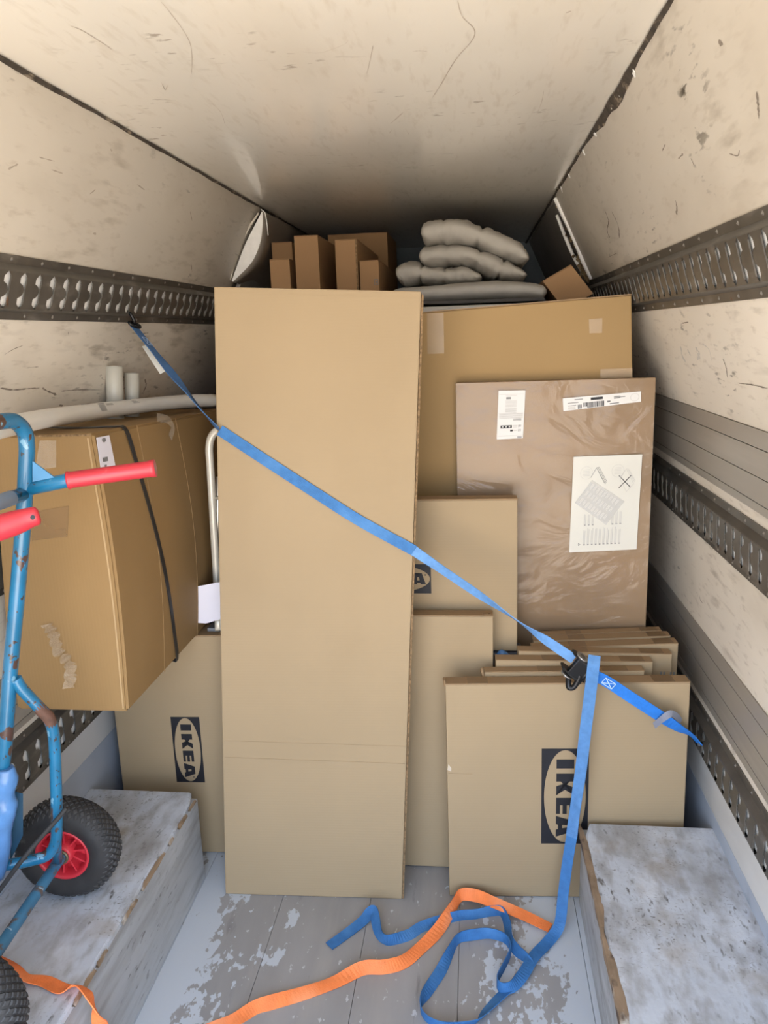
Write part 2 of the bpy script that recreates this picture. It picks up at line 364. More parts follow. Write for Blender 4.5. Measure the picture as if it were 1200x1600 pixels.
fl = box('floor', (-1.2, Y0, -.05), (.68, YB, -.012), floorm); fl['kind'] = 'structure'
xs = [-.815, -.56, -.305, -.05, .27]
fe = [-1.152, -.815, -.56, -.305, -.05, .27, .632]
for i in range(6):
    o = box('floor_board', (fe[i] + .0006, Y0, -.02), (fe[i + 1] - .0006, 3.0, 0), floorm, fl, .0006)
ce = obj('ceiling', [(-.88, Y0, 2.10), (.39, Y0, 2.10), (.39, YB + .04, 2.10), (-.88, YB + .04, 2.10), (-.88, Y0, 2.0585), (.39, Y0, 2.0585), (.39, YB + .04, 2.0585), (-.88, YB + .04, 2.0585)], HF, ceilm)
ce['kind'] = 'structure'
bk = box('wall_back', (-1.25, YB, -.05), (.75, YB + .04, 2.12), bulk); bk['kind'] = 'structure'

def strip(name, p, q, y0, y1, m, parent, th=.012, side=1, inset=0.):
    """panel between two profile points, its face on the line p-q, its thickness outward"""
    p = V((p[0], 0, p[1])); q = V((q[0], 0, q[1])); d = (q - p).normalized(); n = V((-d.z, 0, d.x))
    if n.x * side < 0: n = -n
    p = p - n * inset; q = q - n * inset; c = []
    for a in (q, p):
        c += [a + V((0, y0, 0)), a + n * th + V((0, y0, 0)), a + n * th + V((0, y1, 0)), a + V((0, y1, 0))]
    return hexa(name, c, m, parent)

for side, P, nm in ((1, PR, 'wall_right'), (-1, PL, 'wall_left')):
    # outer skin: one closed backing behind every panel
    vs = []; fs = []
    for (x, z) in P: vs += [(x + side * .03, Y0, z), (x + side * .03, YB, z), (x + side * .07, Y0, z), (x + side * .07, YB, z)]
    for i in range(len(P) - 1):
        a, b = 4 * i, 4 * i + 4; fs += [(a, a + 1, b + 1, b), (a + 2, b + 2, b + 3, a + 3), (a, b, b + 2, a + 2), (a + 1, a + 3, b + 3, b + 1)]
    fs += [(0, 2, 3, 1)]; b = 4 * (len(P) - 1); fs += [(b, b + 1, b + 3, b + 2)]
    wl = obj(nm, vs, fs, walld); wl['kind'] = 'structure'
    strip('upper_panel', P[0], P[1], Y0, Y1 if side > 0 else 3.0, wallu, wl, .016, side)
    strip('middle_panel', P[2], P[3], Y0, 3.6, wallm, wl, .014, side)
    strip('light_joint', P[4], P[5], Y0, 3.6, wallm, wl, .014, side)
    strip('lower_panel', P[6], P[7], Y0, 3.6, wallm, wl, .014, side)
    strip('light_joint', P[8], P[9], Y0, 3.6, wallm, wl, .014, side)
    strip('lowest_panel', P[10], P[11], Y0, 3.6, walll, wl, .014, side)
    strip('painted_skirting', P[11], P[12], Y0, 3.6, skirt, wl, .016, side, .001)
    # ribbed aluminium kick bands, three strips each
    for (a, b) in ((P[3], P[4]), (P[7], P[8])):
        a, b = V(a), V(b)
        ks = (0, .22, .56, .88, 1)
        for k in range(4):
            t0, t1 = ks[k] + .006, ks[k + 1] - .006
            strip('kick_strip', a.lerp(b, t0), a.lerp(b, t1), Y0, 3.6, alum, wl, .012, side, .003)

# far upper panels, past the joint where the lining has come away
wr = bpy.data.objects['wall_right']; wlft = bpy.data.objects['wall_left']
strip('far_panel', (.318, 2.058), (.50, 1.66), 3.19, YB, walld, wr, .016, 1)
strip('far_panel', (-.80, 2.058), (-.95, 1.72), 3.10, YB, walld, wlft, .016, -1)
# torn lining edge on the right: white panel edge, pale curled strip and crumbling foam in the gap
def edge_strip(name, pts, wdt, m, parent, th=.006):
    return ribbon(name, pts, [V((0, 1, 0))] * len(pts), wdt, m, parent, th, 5)
pts = [V((.302, 3.075, 2.045)), V((.352, 3.078, 1.95)), V((.405, 3.078, 1.83)), V((.440, 3.075, 1.752))]
tube('torn_panel_edge', pts, [.008, .011, .009, .010, .007], foam, wr, 8, smoothn=5)
pts = [at(870, 336, 3.2), at(884, 372, 3.2), at(897, 402, 3.2), at(916, 436, 3.2)]
tube('curled_lining_edge', pts, [.006, .007, .007, .006], foam, wr, 8, smoothn=6)
random.seed(11); vs = []; fs = []
for i in range(46):
    t = random.random() ** .6; c = at(872, 322, 3.14).lerp(at(921, 438, 3.14), t) + V((random.gauss(0, .008), random.gauss(0, .02), random.gauss(0, .012)))
    r = random.uniform(.004, .013) ; b = len(vs)
    for d in ((1, 0, 0), (-1, 0, 0), (0, 1, 0), (0, -1, 0), (0, 0, 1), (0, 0, -1)): vs.append(c + V(d) * r * random.uniform(.6, 1.3))
    fs += [(b, b + 2, b + 4), (b + 2, b + 1, b + 4), (b + 1, b + 3, b + 4), (b + 3, b, b + 4), (b + 2, b, b + 5), (b + 1, b + 2, b + 5), (b + 3, b + 1, b + 5), (b, b + 3, b + 5)]
o = obj('crumbling_foam', vs, fs, rustf, wr); o['kind'] = 'stuff'

# buckled lining on the left: a bulged skin with its pale cut face towards the door
yq = 2.95
Lft = [at(409, 331, yq), at(398, 352, yq), at(384, 380, yq), at(373, 408, yq), at(362, 439, yq)]
Rgt = [at(410, 331, yq), at(410, 352, yq), at(406, 380, yq), at(393, 410, yq), at(364, 440, yq)]
Lc, Rc = catmull(Lft, 5), catmull(Rgt, 5); k = len(Lc)
vs = Lc + Rc + [p + V((0, .012, 0)) for p in Lc] + [p + V((0, .012, 0)) for p in Rc]; fs = []
for i in range(k - 1):
    fs += [(i, i + 1, k + i + 1, k + i), (2 * k + i, 3 * k + i, 3 * k + i + 1, 2 * k + i + 1), (k + i, k + i + 1, 3 * k + i + 1, 3 * k + i)]
obj('foam_cut_face', vs, fs, foam, wlft)
Of = catmull([at(431, 340, 3.2), at(431, 366, 3.28), at(426, 396, 3.32), at(412, 424, 3.3), at(380, 446, 3.2)], 5)
Ob = catmull([V((-.79, 3.9, 2.05)), V((-.83, 3.9, 1.97)), V((-.86, 3.9, 1.90)), V((-.90, 3.9, 1.82)), V((-.93, 3.9, 1.74))], 5)
rows = [[p.copy() for p in Rc], [a.lerp(b, .35) for a, b in zip(Rc, Of)], [a.lerp(b, .7) for a, b in zip(Rc, Of)], Of, [a.lerp(b, .3) for a, b in zip(Of, Ob)], Ob]
vs = [p for r in rows for p in r]; fs = []
for j in range(len(rows) - 1):
    for i in range(k - 1): fs.append((j * k + i, j * k + i + 1, (j + 1) * k + i + 1, (j + 1) * k + i))
o = obj('buckled_lining', vs, fs, mat('grey_lining', (.36, .32, .27), .5, var=.08, scale=5), wlft, smooth=True)
sm = o.modifiers.new('s', 'SOLIDIFY'); sm.thickness = .003
tube('loose_thread', [at(408, 327, 2.93), at(414, 333, 2.93), at(417, 350, 2.93), at(419, 368, 2.93)], .0016, foam, wlft, 6, smoothn=4)
# raised edge of the near panel beside the buckle
tube('panel_edge', [at(404, 333, 2.945), at(385, 362, 2.945), at(368, 400, 2.945), at(360, 438, 2.945)], [.003, .006, .007, .003], wallm, wlft, 8, smoothn=5)

# seams between ceiling and walls: dark ragged joint with chips
def seam(name, x, z, side, seed, wmax, wide=()):
    random.seed(seed); n = 90; vs = []; fs = []
    for i in range(n + 1):
        y = Y0 + (YB - Y0) * i / n
        a = .0025 + sum(w_ * math.exp(-((y - yc) / sg) ** 2) * (1 + .4 * noise.noise(V((y * 30, 1, 1)))) for yc, sg, w_ in wide) + wmax * max(0, noise.noise(V((y * 3.1, seed, 0)))) + random.uniform(0, .003); b = .0025 + random.uniform(0, .002)
        vs += [(x - side * b * 1.4, y, z - .0025), (x + side * a * .42, y, z - a * .95 - .002), (x + side * (a * .42 + .008), y, z - a * .95 + .006), (x + side * .012, y, z + .010)]
    for i in range(n):
        for q in range(4): fs.append((i * 4 + q, i * 4 + (q + 1) % 4, i * 4 + 4 + (q + 1) % 4, i * 4 + 4 + q))
    o = obj(name, vs, fs, seamm); o['kind'] = 'structure'; return o
seam('trim_1', -.790, 2.058, -1, 3, .005); t2 = seam('trim_2', .300, 2.058, 1, 8, .003, ((onz(972, 145, 2.05).y, .16, .020), (onz(940, 195, 2.05).y, .12, .010)))
random.seed(4)
for i in range(7):
    y = random.uniform(1.55, 3.0); a = random.uniform(.006, .012)
    slab('paint_chip', [V((.302, y, 2.055)), V((.302 + a * .3, y + a * 2, 2.05)), V((.31, y + a, 2.055 - a * 2)), V((.306, y - a, 2.05 - a))], V((-.9, 0, -.4)).normalized(), .002, foam, t2)

# scratches and scuffs that have a place of their own
def marks(name, items, plane_o, plane_n, m, parent, seed):
    random.seed(seed); vs = []; fs = []
    for (pts, w0) in items:
        P = [onplane(u, v, plane_o, plane_n) + plane_n * .0006 for u, v in pts]; P = catmull(P, 6)
        b = len(vs); k = len(P)
        for i, p in enumerate(P):
            t = (P[min(i + 1, k - 1)] - P[max(i - 1, 0)]).normalized(); x = t.cross(plane_n); ww = w0 * random.uniform(.25, 1.) * (1 if 0 < i < k - 1 else .2)
            vs += [p + x * ww, p - x * ww]
        for i in range(k - 1): fs.append((b + 2 * i, b + 2 * i + 1, b + 2 * i + 3, b + 2 * i + 2))
    return tag(obj(name, vs, fs, m, parent), kind='stuff')
scr = mat('dark_scratch', (.24, .20, .16), .8, var=.3, scale=40); scf = mat('faint_scratch', (.42, .36, .29), .7, var=.15, scale=40)
cz, cn = V((0, 0, 2.0585)), V((0, 0, -1))
marks('ceiling_scratches', [([(715, 0), (722, 25), (741, 45), (738, 62), (718, 85), (704, 105), (690, 130), (675, 153)], .0011), ([(610, 193), (618, 186), (630, 175)], .0022), ([(608, 208), (612, 203)], .0018),
      ([(645, 80), (655, 79), (668, 80)], .0014), ([(850, 140), (846, 160), (838, 180)], .001), ([(633, 200), (640, 211)], .0012), ([(110, 40), (130, 48), (165, 70), (176, 78)], .0011), ([(252, 128), (258, 140), (262, 132)], .0014),
      ([(583, 70), (578, 95), (573, 115)], .001), ([(330, 160), (345, 175), (352, 195)], .001), ([(727, 270), (731, 278)], .003), ([(800, 150), (812, 143)], .0016), ([(884, 20), (893, 16)], .0025)], cz, cn, scf, ce, 3)
marks('ceiling_fine_cracks', [([(250, 0), (268, 22), (285, 45), (298, 70), (300, 100), (298, 120)], .0007), ([(470, 80), (500, 82), (535, 70), (545, 62)], .0006), ([(870, 225), (872, 240), (880, 252)], .0012)], cz, cn, scf, ce, 4)
def pplane(p, q, side):
    p = V((p[0], 0, p[1])); q = V((q[0], 0, q[1])); d = (q - p).normalized(); n = V((-d.z, 0, d.x))
    if n.x * side > 0: n = -n
    return p, n
o_, n_ = pplane(PL[2], PL[3], -1)
marks('wall_scuffs', [([(0, 606), (20, 609), (45, 607), (62, 606)], .0022), ([(66, 606), (72, 610), (88, 617)], .0035), ([(95, 611), (120, 609), (160, 609)], .0014), ([(92, 633), (98, 634)], .004), ([(205, 520), (220, 521), (232, 520)], .0014),
      ([(5, 555), (22, 545), (35, 540)], .001), ([(226, 592), (228, 602), (224, 612)], .004), ([(40, 575), (60, 573)], .001), ([(106, 518), (107, 524)], .0014)], o_, n_, scr, wlft, 5)
o_, n_ = pplane(PL[0], PL[1], -1)
marks('wall_scuffs', [([(12, 264), (28, 256)], .0035), ([(80, 265), (98, 271)], .002), ([(140, 303), (149, 296)], .0025), ([(172, 233), (175, 236)], .003), ([(145, 364), (150, 366)], .004), ([(214, 288), (226, 297)], .002), ([(60, 245), (85, 252)], .0016), ([(297, 330), (300, 345)], .003), ([(298, 408), (300, 425)], .003)], o_, n_, scf, wlft, 6)
o_, n_ = pplane(PR[0], PR[1], 1)
marks('wall_scuffs', [([(945, 327), (951, 345), (949, 360), (953, 372)], .005), ([(956, 330), (966, 352), (968, 372)], .0045), ([(1056, 313), (1058, 325), (1057, 335)], .005), ([(1183, 143), (1185, 165), (1186, 185)], .004), ([(1140, 240), (1153, 243), (1156, 234)], .0016), ([(1123, 66), (1130, 68)], .005), ([(1060, 248), (1068, 240)], .003), ([(1035, 236), (1040, 225)], .002), ([(1080, 247), (1085, 258)], .002), ([(950, 402), (965, 395)], .0012)], o_, n_, scr, wr, 7)
o_, n_ = pplane(PR[2], PR[3], 1)
marks('wall_scuffs', [([(1130, 560), (1135, 575), (1137, 590)], .003), ([(1155, 599), (1175, 601), (1200, 607)], .002), ([(1066, 505), (1076, 503)], .002)], o_, n_, scr, wr, 8)
marks('pale_smears', [([(1064, 541), (1066, 555), (1072, 566)], .007), ([(1074, 545), (1080, 556)], .006), ([(1087, 543), (1093, 552), (1090, 562)], .008), ([(1098, 537), (1108, 546), (1113, 566)], .003)], o_, n_, mat('pale_smear', (.80, .77, .71), .25), wr, 12)
o_, n_ = pplane(PR[6], PR[7], 1)
marks('wall_scuffs', [([(1093, 930), (1095, 938), (1098, 942)], .002), ([(1089, 925), (1091, 932)], .0014)], o_, n_, scr, wr, 9)

# ---------------------------------------------------------------- slotted load rails
def rail(p, q, side, y0, y1, label, phase=0.):
    p = V((p[0], 0, p[1])); q = V((q[0], 0, q[1]))            # top, bottom
    mid = (p + q) / 2; up = (p - q).normalized(); hh = (p - q).length; n = V((up.z, 0, -up.x))
    if n.x * side > 0: n = -n                                 # towards the inside
    root = thing('load_rail', mid + V((0, y0, 0)), label, 'rail', 'slotted steel load rails along the van walls')
    def T(y, t, d): return mid + up * (t * hh) + n * d + V((0, y, 0))
    pitch, sw = .0572, .024; vs = []; fs = []
    prof = [(-.5, 0.), (-.5, .004), (-.37, .004), (-.30, .020), (-.285, .022)]
    top = [(-t, d) for t, d in prof][::-1]
    for pr in (prof, top):
        b = len(vs)
        for y in (y0, y1): vs += [T(y, t, d) for t, d in pr]
        for i in range(len(pr) - 1): fs.append((b + i, b + i + 1, b + len(pr) + i + 1, b + len(pr) + i))
    d = .022; dk = .0195; ts = [-.285, -.225, -.215, -.19, -.15, -.11, -.07, -.035, 0, .035, .07, .11, .15, .19, .215, .225, .285]
    n_c = int((y1 - y0) / pitch)
    for c in range(n_c):
        ya = y0 + pitch * c; yb = ya + pitch if c < n_c - 1 else y1; cy = ya + pitch / 2
        L = []; Rr = []
        for t in ts:
            h = sw / 2
            if abs(t) >= .225: h = 0 if abs(t) > .23 else sw * .36
            elif abs(t) > .21: h = sw * .46
            L.append(cy - h); Rr.append(cy + h)
        b = len(vs)
        for i, t in enumerate(ts): vs += [T(ya, t, d), T(L[i], t, d), T(Rr[i], t, d), T(yb, t, d), T(L[i], t, dk), T(Rr[i], t, dk)]
        for i in range(len(ts) - 1):
            a, e2 = b + 6 * i, b + 6 * i + 6
            fs.append((a, a + 1, e2 + 1, e2)); fs.append((a + 2, a + 3, e2 + 3, e2 + 2))
            if -.23 < ts[i] and ts[i + 1] < .23: fs.append((a + 1, a + 4, e2 + 4, e2 + 1)); fs.append((a + 2, e2 + 2, e2 + 5, a + 5))
        for i in (0, len(ts) - 2):                           # close above and below the slot
            pass
        # rounded tongue bent in from the near side, filling the middle of the slot
        b = len(vs); m = 9
        for i in range(m):
            t = -.125 + .25 * i / (m - 1); bul = max(0, 1 - (t / .125) ** 2) ** .7
            vs += [T(cy - sw / 2, t, d - .001), T(cy - sw / 2 + sw * .86 * bul, t, d - .0012)]
        for i in range(m - 1): fs.append((b + 2 * i, b + 2 * i + 1, b + 2 * i + 3, b + 2 * i + 2))
    o = obj('slotted_rail', vs, fs, steel, root)
    obj('rail_backing', [T(y0, -.27, .0145), T(y1, -.27, .0145), T(y1, .27, .0145), T(y0, .27, .0145), T(y0, -.27, .004), T(y1, -.27, .004), T(y1, .27, .004), T(y0, .27, .004)], HF, backm, root)
    vs = []; fs = []
    y = y0 + .03; k = 0
    while y < y1 - .02:
        for t in (-.435, .435):
            c = T(y + (.03 if t > 0 else 0), t, .004); b = len(vs)
            for i in range(8):
                a = 2 * PI * i / 8; vs.append(c + (up * math.sin(a) + V((0, 1, 0)) * math.cos(a)) * .0045)
            vs.append(c + n * .003)
            for i in range(8): fs.append((b + i, b + (i + 1) % 8, b + 8))
        y += .1144
    o = obj('rivets', vs, fs, rivm, root); o['kind'] = 'stuff'
    return root
rail(PR[1], PR[2], 1, Y0, 3.5, 'dark slotted steel rail high on the right wall, beside the brown carton top')
rail(PR[5], PR[6], 1, Y0, 3.5, 'dark slotted steel rail at mid height of the right wall between grey bands')
rail(PR[9], PR[10], 1, Y0, 3.5, 'dark slotted steel rail low on the right wall, holding the blue strap hook')
rail(PL[1], PL[2], -1, Y0, 3.5, 'dark slotted steel rail high on the left wall, above the white rolls')
rail(PL[5], PL[6], -1, Y0, 3.5, 'dark slotted steel rail at mid height of left wall, behind the big brown carton')
rail(PL[9], PL[10], -1, Y0, 3.5, 'dark slotted steel rail low on the left wall, behind the blue hand truck')

# ---------------------------------------------------------------- wheel arch boxes
def arch(x0, x1, z, yend, nm, lab, inner):
    root = thing(nm, ((x0 + x1) / 2, 1.2, 0), lab, None, None, 'structure')
    box('side_board', (x0 + .004, Y0, 0), (x1 - .004, yend - .006, z - .014), plyface, root, .004)
    # worn top board with an uneven edge
    n = 40; vs = []; fs = []; random.seed(9 if inner > 0 else 2)
    for i in range(n + 1):
        y = Y0 + (yend - Y0) * i / n
        j = .0035 * noise.noise(V((y * 9, inner, 2))) + .003 * noise.noise(V((y * 40, inner, 1)))
        xi = (x1 if inner > 0 else x0) - inner * (.004 + abs(j) * 1.5); xo = x0 if inner > 0 else x1
        if i == n: xi -= inner * .02; 
        elif i == n - 1: xi -= inner * .006
        vs += [(xo, y, z - .014), (xi, y, z - .014), (xi, y, z - .003 + j), (xi - inner * .006, y, z), (xo, y, z)]
    for i in range(n):
        for q in range(5): fs.append((i * 5 + q, i * 5 + (q + 1) % 5, i * 5 + 5 + (q + 1) % 5, i * 5 + 5 + q))
    fs.append((4, 3, 2, 1, 0)); k = n * 5; fs.append((k, k + 1, k + 2, k + 3, k + 4))
    obj('top_board', vs, fs, ply, root)
    return root
aL = arch(-1.150, -.812, .282, 1.935, 'trim_3', 'worn grey painted plywood wheel arch box on the left', 1)
aR = arch(.279, .632, .248, 1.91, 'trim_4', 'worn grey painted plywood wheel arch box on the right with torn edge', -1)
def bare(root, x, z, inner, spans, seed):
    random.seed(seed)
    for (ya, yb, w0, w1) in spans:
        n = 26; vs = []; fs = []
        for i in range(n + 1):
            t = i / n; y = ya + (yb - ya) * t; wd = (w0 + (w1 - w0) * t) * (1 + .45 * noise.noise(V((y * 16, seed, 0))) + .5 * noise.noise(V((y * 55, seed, 3)))) * min(1, 5 * t + .15, 5 * (1 - t) + .15)
            dn = (.010 + .009 * t if inner < 0 else .0045) * (1 + .7 * noise.noise(V((y * 25, seed, 5))))
            vs += [(x - inner * wd, y, z + .0012), (x + inner * .0035, y, z - .002 + .002 * noise.noise(V((y * 50, 1, 1)))), (x + inner * .0042, y, z - dn), (x - inner * .004, y, z - dn)]
        for i in range(n):
            for q in range(4): fs.append((i * 4 + q, i * 4 + (q + 1) % 4, i * 4 + 4 + (q + 1) % 4, i * 4 + 4 + q))
        obj('torn_wood_edge', vs, fs, woodraw, root)
bare(aR, .279, .248, -1, [(1.0, 1.52, .024, .012), (1.50, 1.905, .012, .012)], 4)
bare(aL, -.812, .282, 1, [(1.20, 1.29, .005, .004), (1.30, 1.345, .003, .003), (1.42, 1.50, .0035, .003), (1.53, 1.67, .0065, .0045), (1.70, 1.73, .003, .003), (1.77, 1.83, .006, .004), (1.85, 1.90, .003, .002)], 6)

# ================================================================== CARTONS
def carton_root(c, label, group=None, name='cardboard_carton'):
    b = (V(c[0]) + V(c[1]) + V(c[2]) + V(c[3])) / 4
    return thing(name, b, label, 'box', group)

# --- tall carton, leaning slightly back
a, b = onz(352, 1397, .001), onz(628, 1405, .001); e1 = (b - a).normalized(); e1.z = 0; e1.normalize()
bkd = V((-e1.y, e1.x, 0)); le = math.radians(4.6); up = V((0, 0, math.cos(le))) + bkd * math.sin(le); nrm = e1.cross(up)
tp = [a, b, onplane(658, 455, a, nrm), onplane(334, 448, a, nrm)]
d = -nrm * .085
c = [a, b, b + d, a + d, tp[3], tp[2], tp[2] + d, tp[3] + d]
dz = .001 - min(p.z for p in c); c = [p + V((0, 0, dz if i in (2, 3) else 0)) for i, p in enumerate(c)]
tall = carton_root(c, 'tall plain cardboard carton standing upright in the middle, crossed by the blue strap')
hexa('carton_body', c, card, tall, .0035)
TF = Face(a, e1, up)
slab('corrugated_edge', [TF.px(659, 459), TF.px(662, 462), TF.px(631, 1403), TF.px(628.5, 1404)], TF.n, .003, edgem, tall, -.002)
for (v0, v1, th) in ((1157, 1166, .0012), (1183, 1193, .0015), (455, 463, .0008)):
    ul = lambda v: 334 + 18 * (v - 448) / 949 + 2; ur = lambda v: 658 - 30 * (v - 455) / 950 - 2
    slab('crease', [TF.px(ul(v0), v0), TF.px(ul(v0), v0 + 2.5), TF.px(ur(v1), v1 + 2.5), TF.px(ur(v1), v1)], TF.n, th, card, tall, -.0002)

# --- front carton with the big logo
c, F = fitbox(-0.08041, 1.89985, .001, 0.05803, -0.03382, -0.00183, 0.64901, 0.64555, 0.0452)
fr = carton_root(c, 'wide cardboard carton in front at right with a big black logo, standing on the floor')
hexa('carton_body', c, card, fr, .003); flaptop(c, cardt, fr, split=False)
FR = F; U = F.u; FT = Face(c[4], F.r, V(c[7]) - V(c[4]))
for a0, a1 in ((.06, .115), (.555, .61)):
    q = [V(c[4]).lerp(c[5], a0 / .649), V(c[4]).lerp(c[5], a1 / .649), V(c[7]).lerp(c[6], a1 / .649), V(c[7]).lerp(c[6], a0 / .649)]
    slab('tape_strip', q, U, .0006, tapem, fr, .0036)
logo(F, .259, .458, .289, .128, True, fr)
tube('rolled_flap_end', [V(c[4]) + V((.0, .004, -.004)), V(c[4]) + V((-.003, .016, .004)), V(c[7]) + V((-.002, -.008, .003))], .0042, cardt, fr, 8, smoothn=4)
slab('crease', [F.p(.0, .385), F.p(.0, .381), F.p(.07, .379), F.p(.07, .382)], F.n, .001, card, fr, 0)
# scuffed corner
slab('torn_paper', [F.p(.001, .395), F.p(.011, .39), F.p(.012, .40), F.p(.004, .412)], F.n, .0008, mat('scuffed_card', (.50, .42, .33), .8), fr, 0)

# --- narrow carton behind, beside the tall one
c, F = fitbox(-0.35342, 2.01412, .001, 0.01894, -0.05205, 0.00412, 0.4, 0.78841, 0.050)
md = carton_root(c, 'plain cardboard carton standing between the tall carton and the front logo carton')
hexa('carton_body', c, card, md, .003); flaptop(c, cardt, md, split=False)
slab('top_flap_tab', [V(c[5]) + V((-.03, .01, .003)), V(c[5]) + V((-.002, .006, .003)), V(c[5]) + V((-.004, .02, .003)), V(c[5]) + V((-.03, .016, .003))], F.u, .002, edgem, md)

# --- smaller carton, logo partly hidden, standing on a dark wrapped pack
c, F = fitbox(-0.2802, 2.12993, 0.65703, 0.00021, -0.02586, -0.00168, 0.40033, 0.45193, 0.05713)
sm_ = carton_root(c, 'cardboard carton behind the strap with a half hidden black logo at its left')
hexa('carton_body', c, card, sm_, .003); flaptop(c, cardt, sm_, split=False)
logo(F, -.0495 + .0, .1755, .2015, .0895, False, sm_)
pk = thing('wrapped_pack', (-.08, 2.15, 0), 'dark grey wrapped pack just visible in the gap under the half hidden logo carton', 'pack')
box('pack_body', (-.27, 2.125, .001), (.135, 2.205, .655), darkpack, pk, .006)
tag(tube('blue_plastic_scrap', [at(776, 1026, 2.12), at(784, 1021, 2.11), at(797, 1026, 2.11)], [.006, .012, .004], bag, None, 8, smoothn=4),
    'scrap of blue plastic poking out of the gap beside the narrow carton', 'plastic')
bpy.data.objects['blue_plastic_scrap'].data.transform(Matrix.Identity(4))

# --- film wrapped flat carton with the labels
c, F = fitbox(-0.05006, 2.262, .001, -0.0347, -0.00866, -0.00251, 0.56054, 1.43076, 0.03)
sh = carton_root(c, 'flat film wrapped carton with three white labels, standing at right behind the stack', name='film_wrapped_carton')
hexa('carton_body', c, cardk, sh, .002); SF = F
g = []; nx, nz_ = 22, 50
vs = []; fs = []
for j in range(nz_ + 1):
    for i in range(nx + 1):
        a, b = .5605 * i / nx, 1.43 * j / nz_
        k = .003 + .0025 * noise.noise(V((a * 14, b * 6, 3))) + .0015 * noise.noise(V((a * 40, b * 9, 9)))
        if 1.22 < b: k += .003 * abs(noise.noise(V((a * 45 + b * 8, b * 3, 7))))
        vs.append(F.p(a, b, max(.0018, k)))
for j in range(nz_):
    for i in range(nx): q = j * (nx + 1) + i; fs.append((q, q + 1, q + nx + 2, q + nx + 1))
lf = []
for (nm, q, m) in (('address_label', [(.1238, 1.4057), (.2004, 1.4056), (.1937, 1.2668), (.1178, 1.2643)], paper),
                   ('barcode_label', [(.3054, 1.3793), (.5205, 1.3939), (.5216, 1.3651), (.3077, 1.3426)], paper),
                   ('instruction_sheet', [(.3389, 1.2102), (.5305, 1.2152), (.5244, .9332), (.331, .9221)], paperc)):
    o = slab(nm, [F.p(x, y) for x, y in q], F.n, .0006, m, sh, .0058)
    o['label'] = {'address_label': 'small upright white label with print', 'barcode_label': 'long narrow white label with a barcode', 'instruction_sheet': 'large white instruction sheet'}[nm]
    lf.append(o)
o = obj('plastic_film', vs, fs, film, sh, smooth=True)
DP = .0072
def onlab(q):   # bilinear coordinates on a label quad: TL, TR, BR, BL
    A, B, C, D = [V(p) for p in q]
    def f(s, t): return tuple(A.lerp(B, s).lerp(D.lerp(C, s), t))
    def rect(s0, t0, s1, t1): return [f(s0, t0), f(s1, t0), f(s1, t1), f(s0, t1)]
    return f, rect
f1, r1 = onlab([(.1238, 1.4057), (.2004, 1.4056), (.1937, 1.2668), (.1178, 1.2643)])
dark = [r1(.13, .715, .56, .775), r1(.50, .81, .60, .845)]; grey = [r1(.30, .135, .47, .175)]; pale = []
for i, t in enumerate([.10, .20, .225, .25, .275, .30, .325, .37, .39, .41, .43, .455, .48, .50, .52, .54, .56]):
    s0 = .28 if t < .46 else .06
    pale.append(r1(s0, t, .70 if t < .46 else .95, t + .007))
for t in (.075, .465, .93): pale.append(r1(.04, t, .96, t + .005))
for s0, t0 in ((.80, .71), (.80, .80)):
    for x in range(4): grey.append(r1(s0 + .03 * x, t0, s0 + .03 * x + .012, t0 + .055 - .01 * (x % 2)))
for t in (.58, .60, .62): grey.append(r1(.58, t, .90, t + .009))
pale += [r1(.60, .72, .76, .73), r1(.60, .75, .76, .76), r1(.62, .82, .76, .835)]
for t in (.955, .975): grey.append(r1(.78, t, .95, t + .012))
for x in range(3): pale.append(r1(.18 + .13 * x, .73, .24 + .13 * x, .76))
prints('black_print', F, dark, ink, sh, DP); prints('grey_print', F, grey, inkg, sh, DP + .0001); prints('pale_print', F, pale, inkl, sh, DP + .0002)
f2, r2 = onlab([(.3054, 1.3793), (.5205, 1.3939), (.5216, 1.3651), (.3077, 1.3426)])
dark = [r2(.36, .14, .515, .36)]; grey = []; pale = []
random.seed(2); s = .26
while s < .52:
    w_ = random.choice((.004, .007, .011)); dark.append(r2(s, .50, s + w_, .97 if s > .3 else .85)); s += w_ + random.choice((.004, .006))
s = .19
while s < .24: dark.append(r2(s, .62, s + .006, .95)); s += .011
for q in ((.15, .16, .26, .22), (.06, .40, .20, .45), (.06, .62, .17, .66), (.57, .55, .61, .68), (.60, .80, .72, .88), (.72, .30, .80, .36)): grey.append(r2(*q))
for i in range(3): pale.append(r2(.06, .75 + .07 * i, .16, .78 + .07 * i))
for t in (.22, .30, .38): grey.append(r2(.655, t, .735, t + .05))
for i in range(18):
    a, b2 = 2 * PI * i / 18, 2 * PI * (i + 1) / 18
    pale.append([f2(.92 + .055 * math.cos(x) * q, .5 + .37 * math.sin(x) * q) for x, q in ((a, 1), (b2, 1), (b2, .93), (a, .93))])
prints('barcode', F, dark, ink, sh, DP); prints('grey_print', F, grey, inkg, sh, DP + .0001); prints('pale_print', F, pale, inkl, sh, DP + .0002)
f3, r3 = onlab([(.3389, 1.2102), (.5305, 1.2152), (.5244, .9332), (.331, .9221)])
def ln(s0, t0, s1, t1, w_=.0011):
    a = f3(s0, t0); b = f3(s1, t1); return line(a[0], a[1], b[0], b[1], w_)
dark = [ln(.68, .21, .855, .335, .0022), ln(.86, .21, .685, .34, .0022)]; grey = []; pale = []
grey += [ln(.345, .12, .27, .22), ln(.345, .12, .49, .29), ln(.365, .115, .50, .28), ln(.385, .115, .51, .27), ln(.345, .12, .385, .115), ln(.36, .14, .475, .285)]
pale += [ln(.77, .15, .70, .25), ln(.78, .14, .90, .30), ln(.80, .14, .91, .28), ln(.82, .15, .92, .27), ln(.70, .25, .80, .38), ln(.80, .38, .90, .30)]
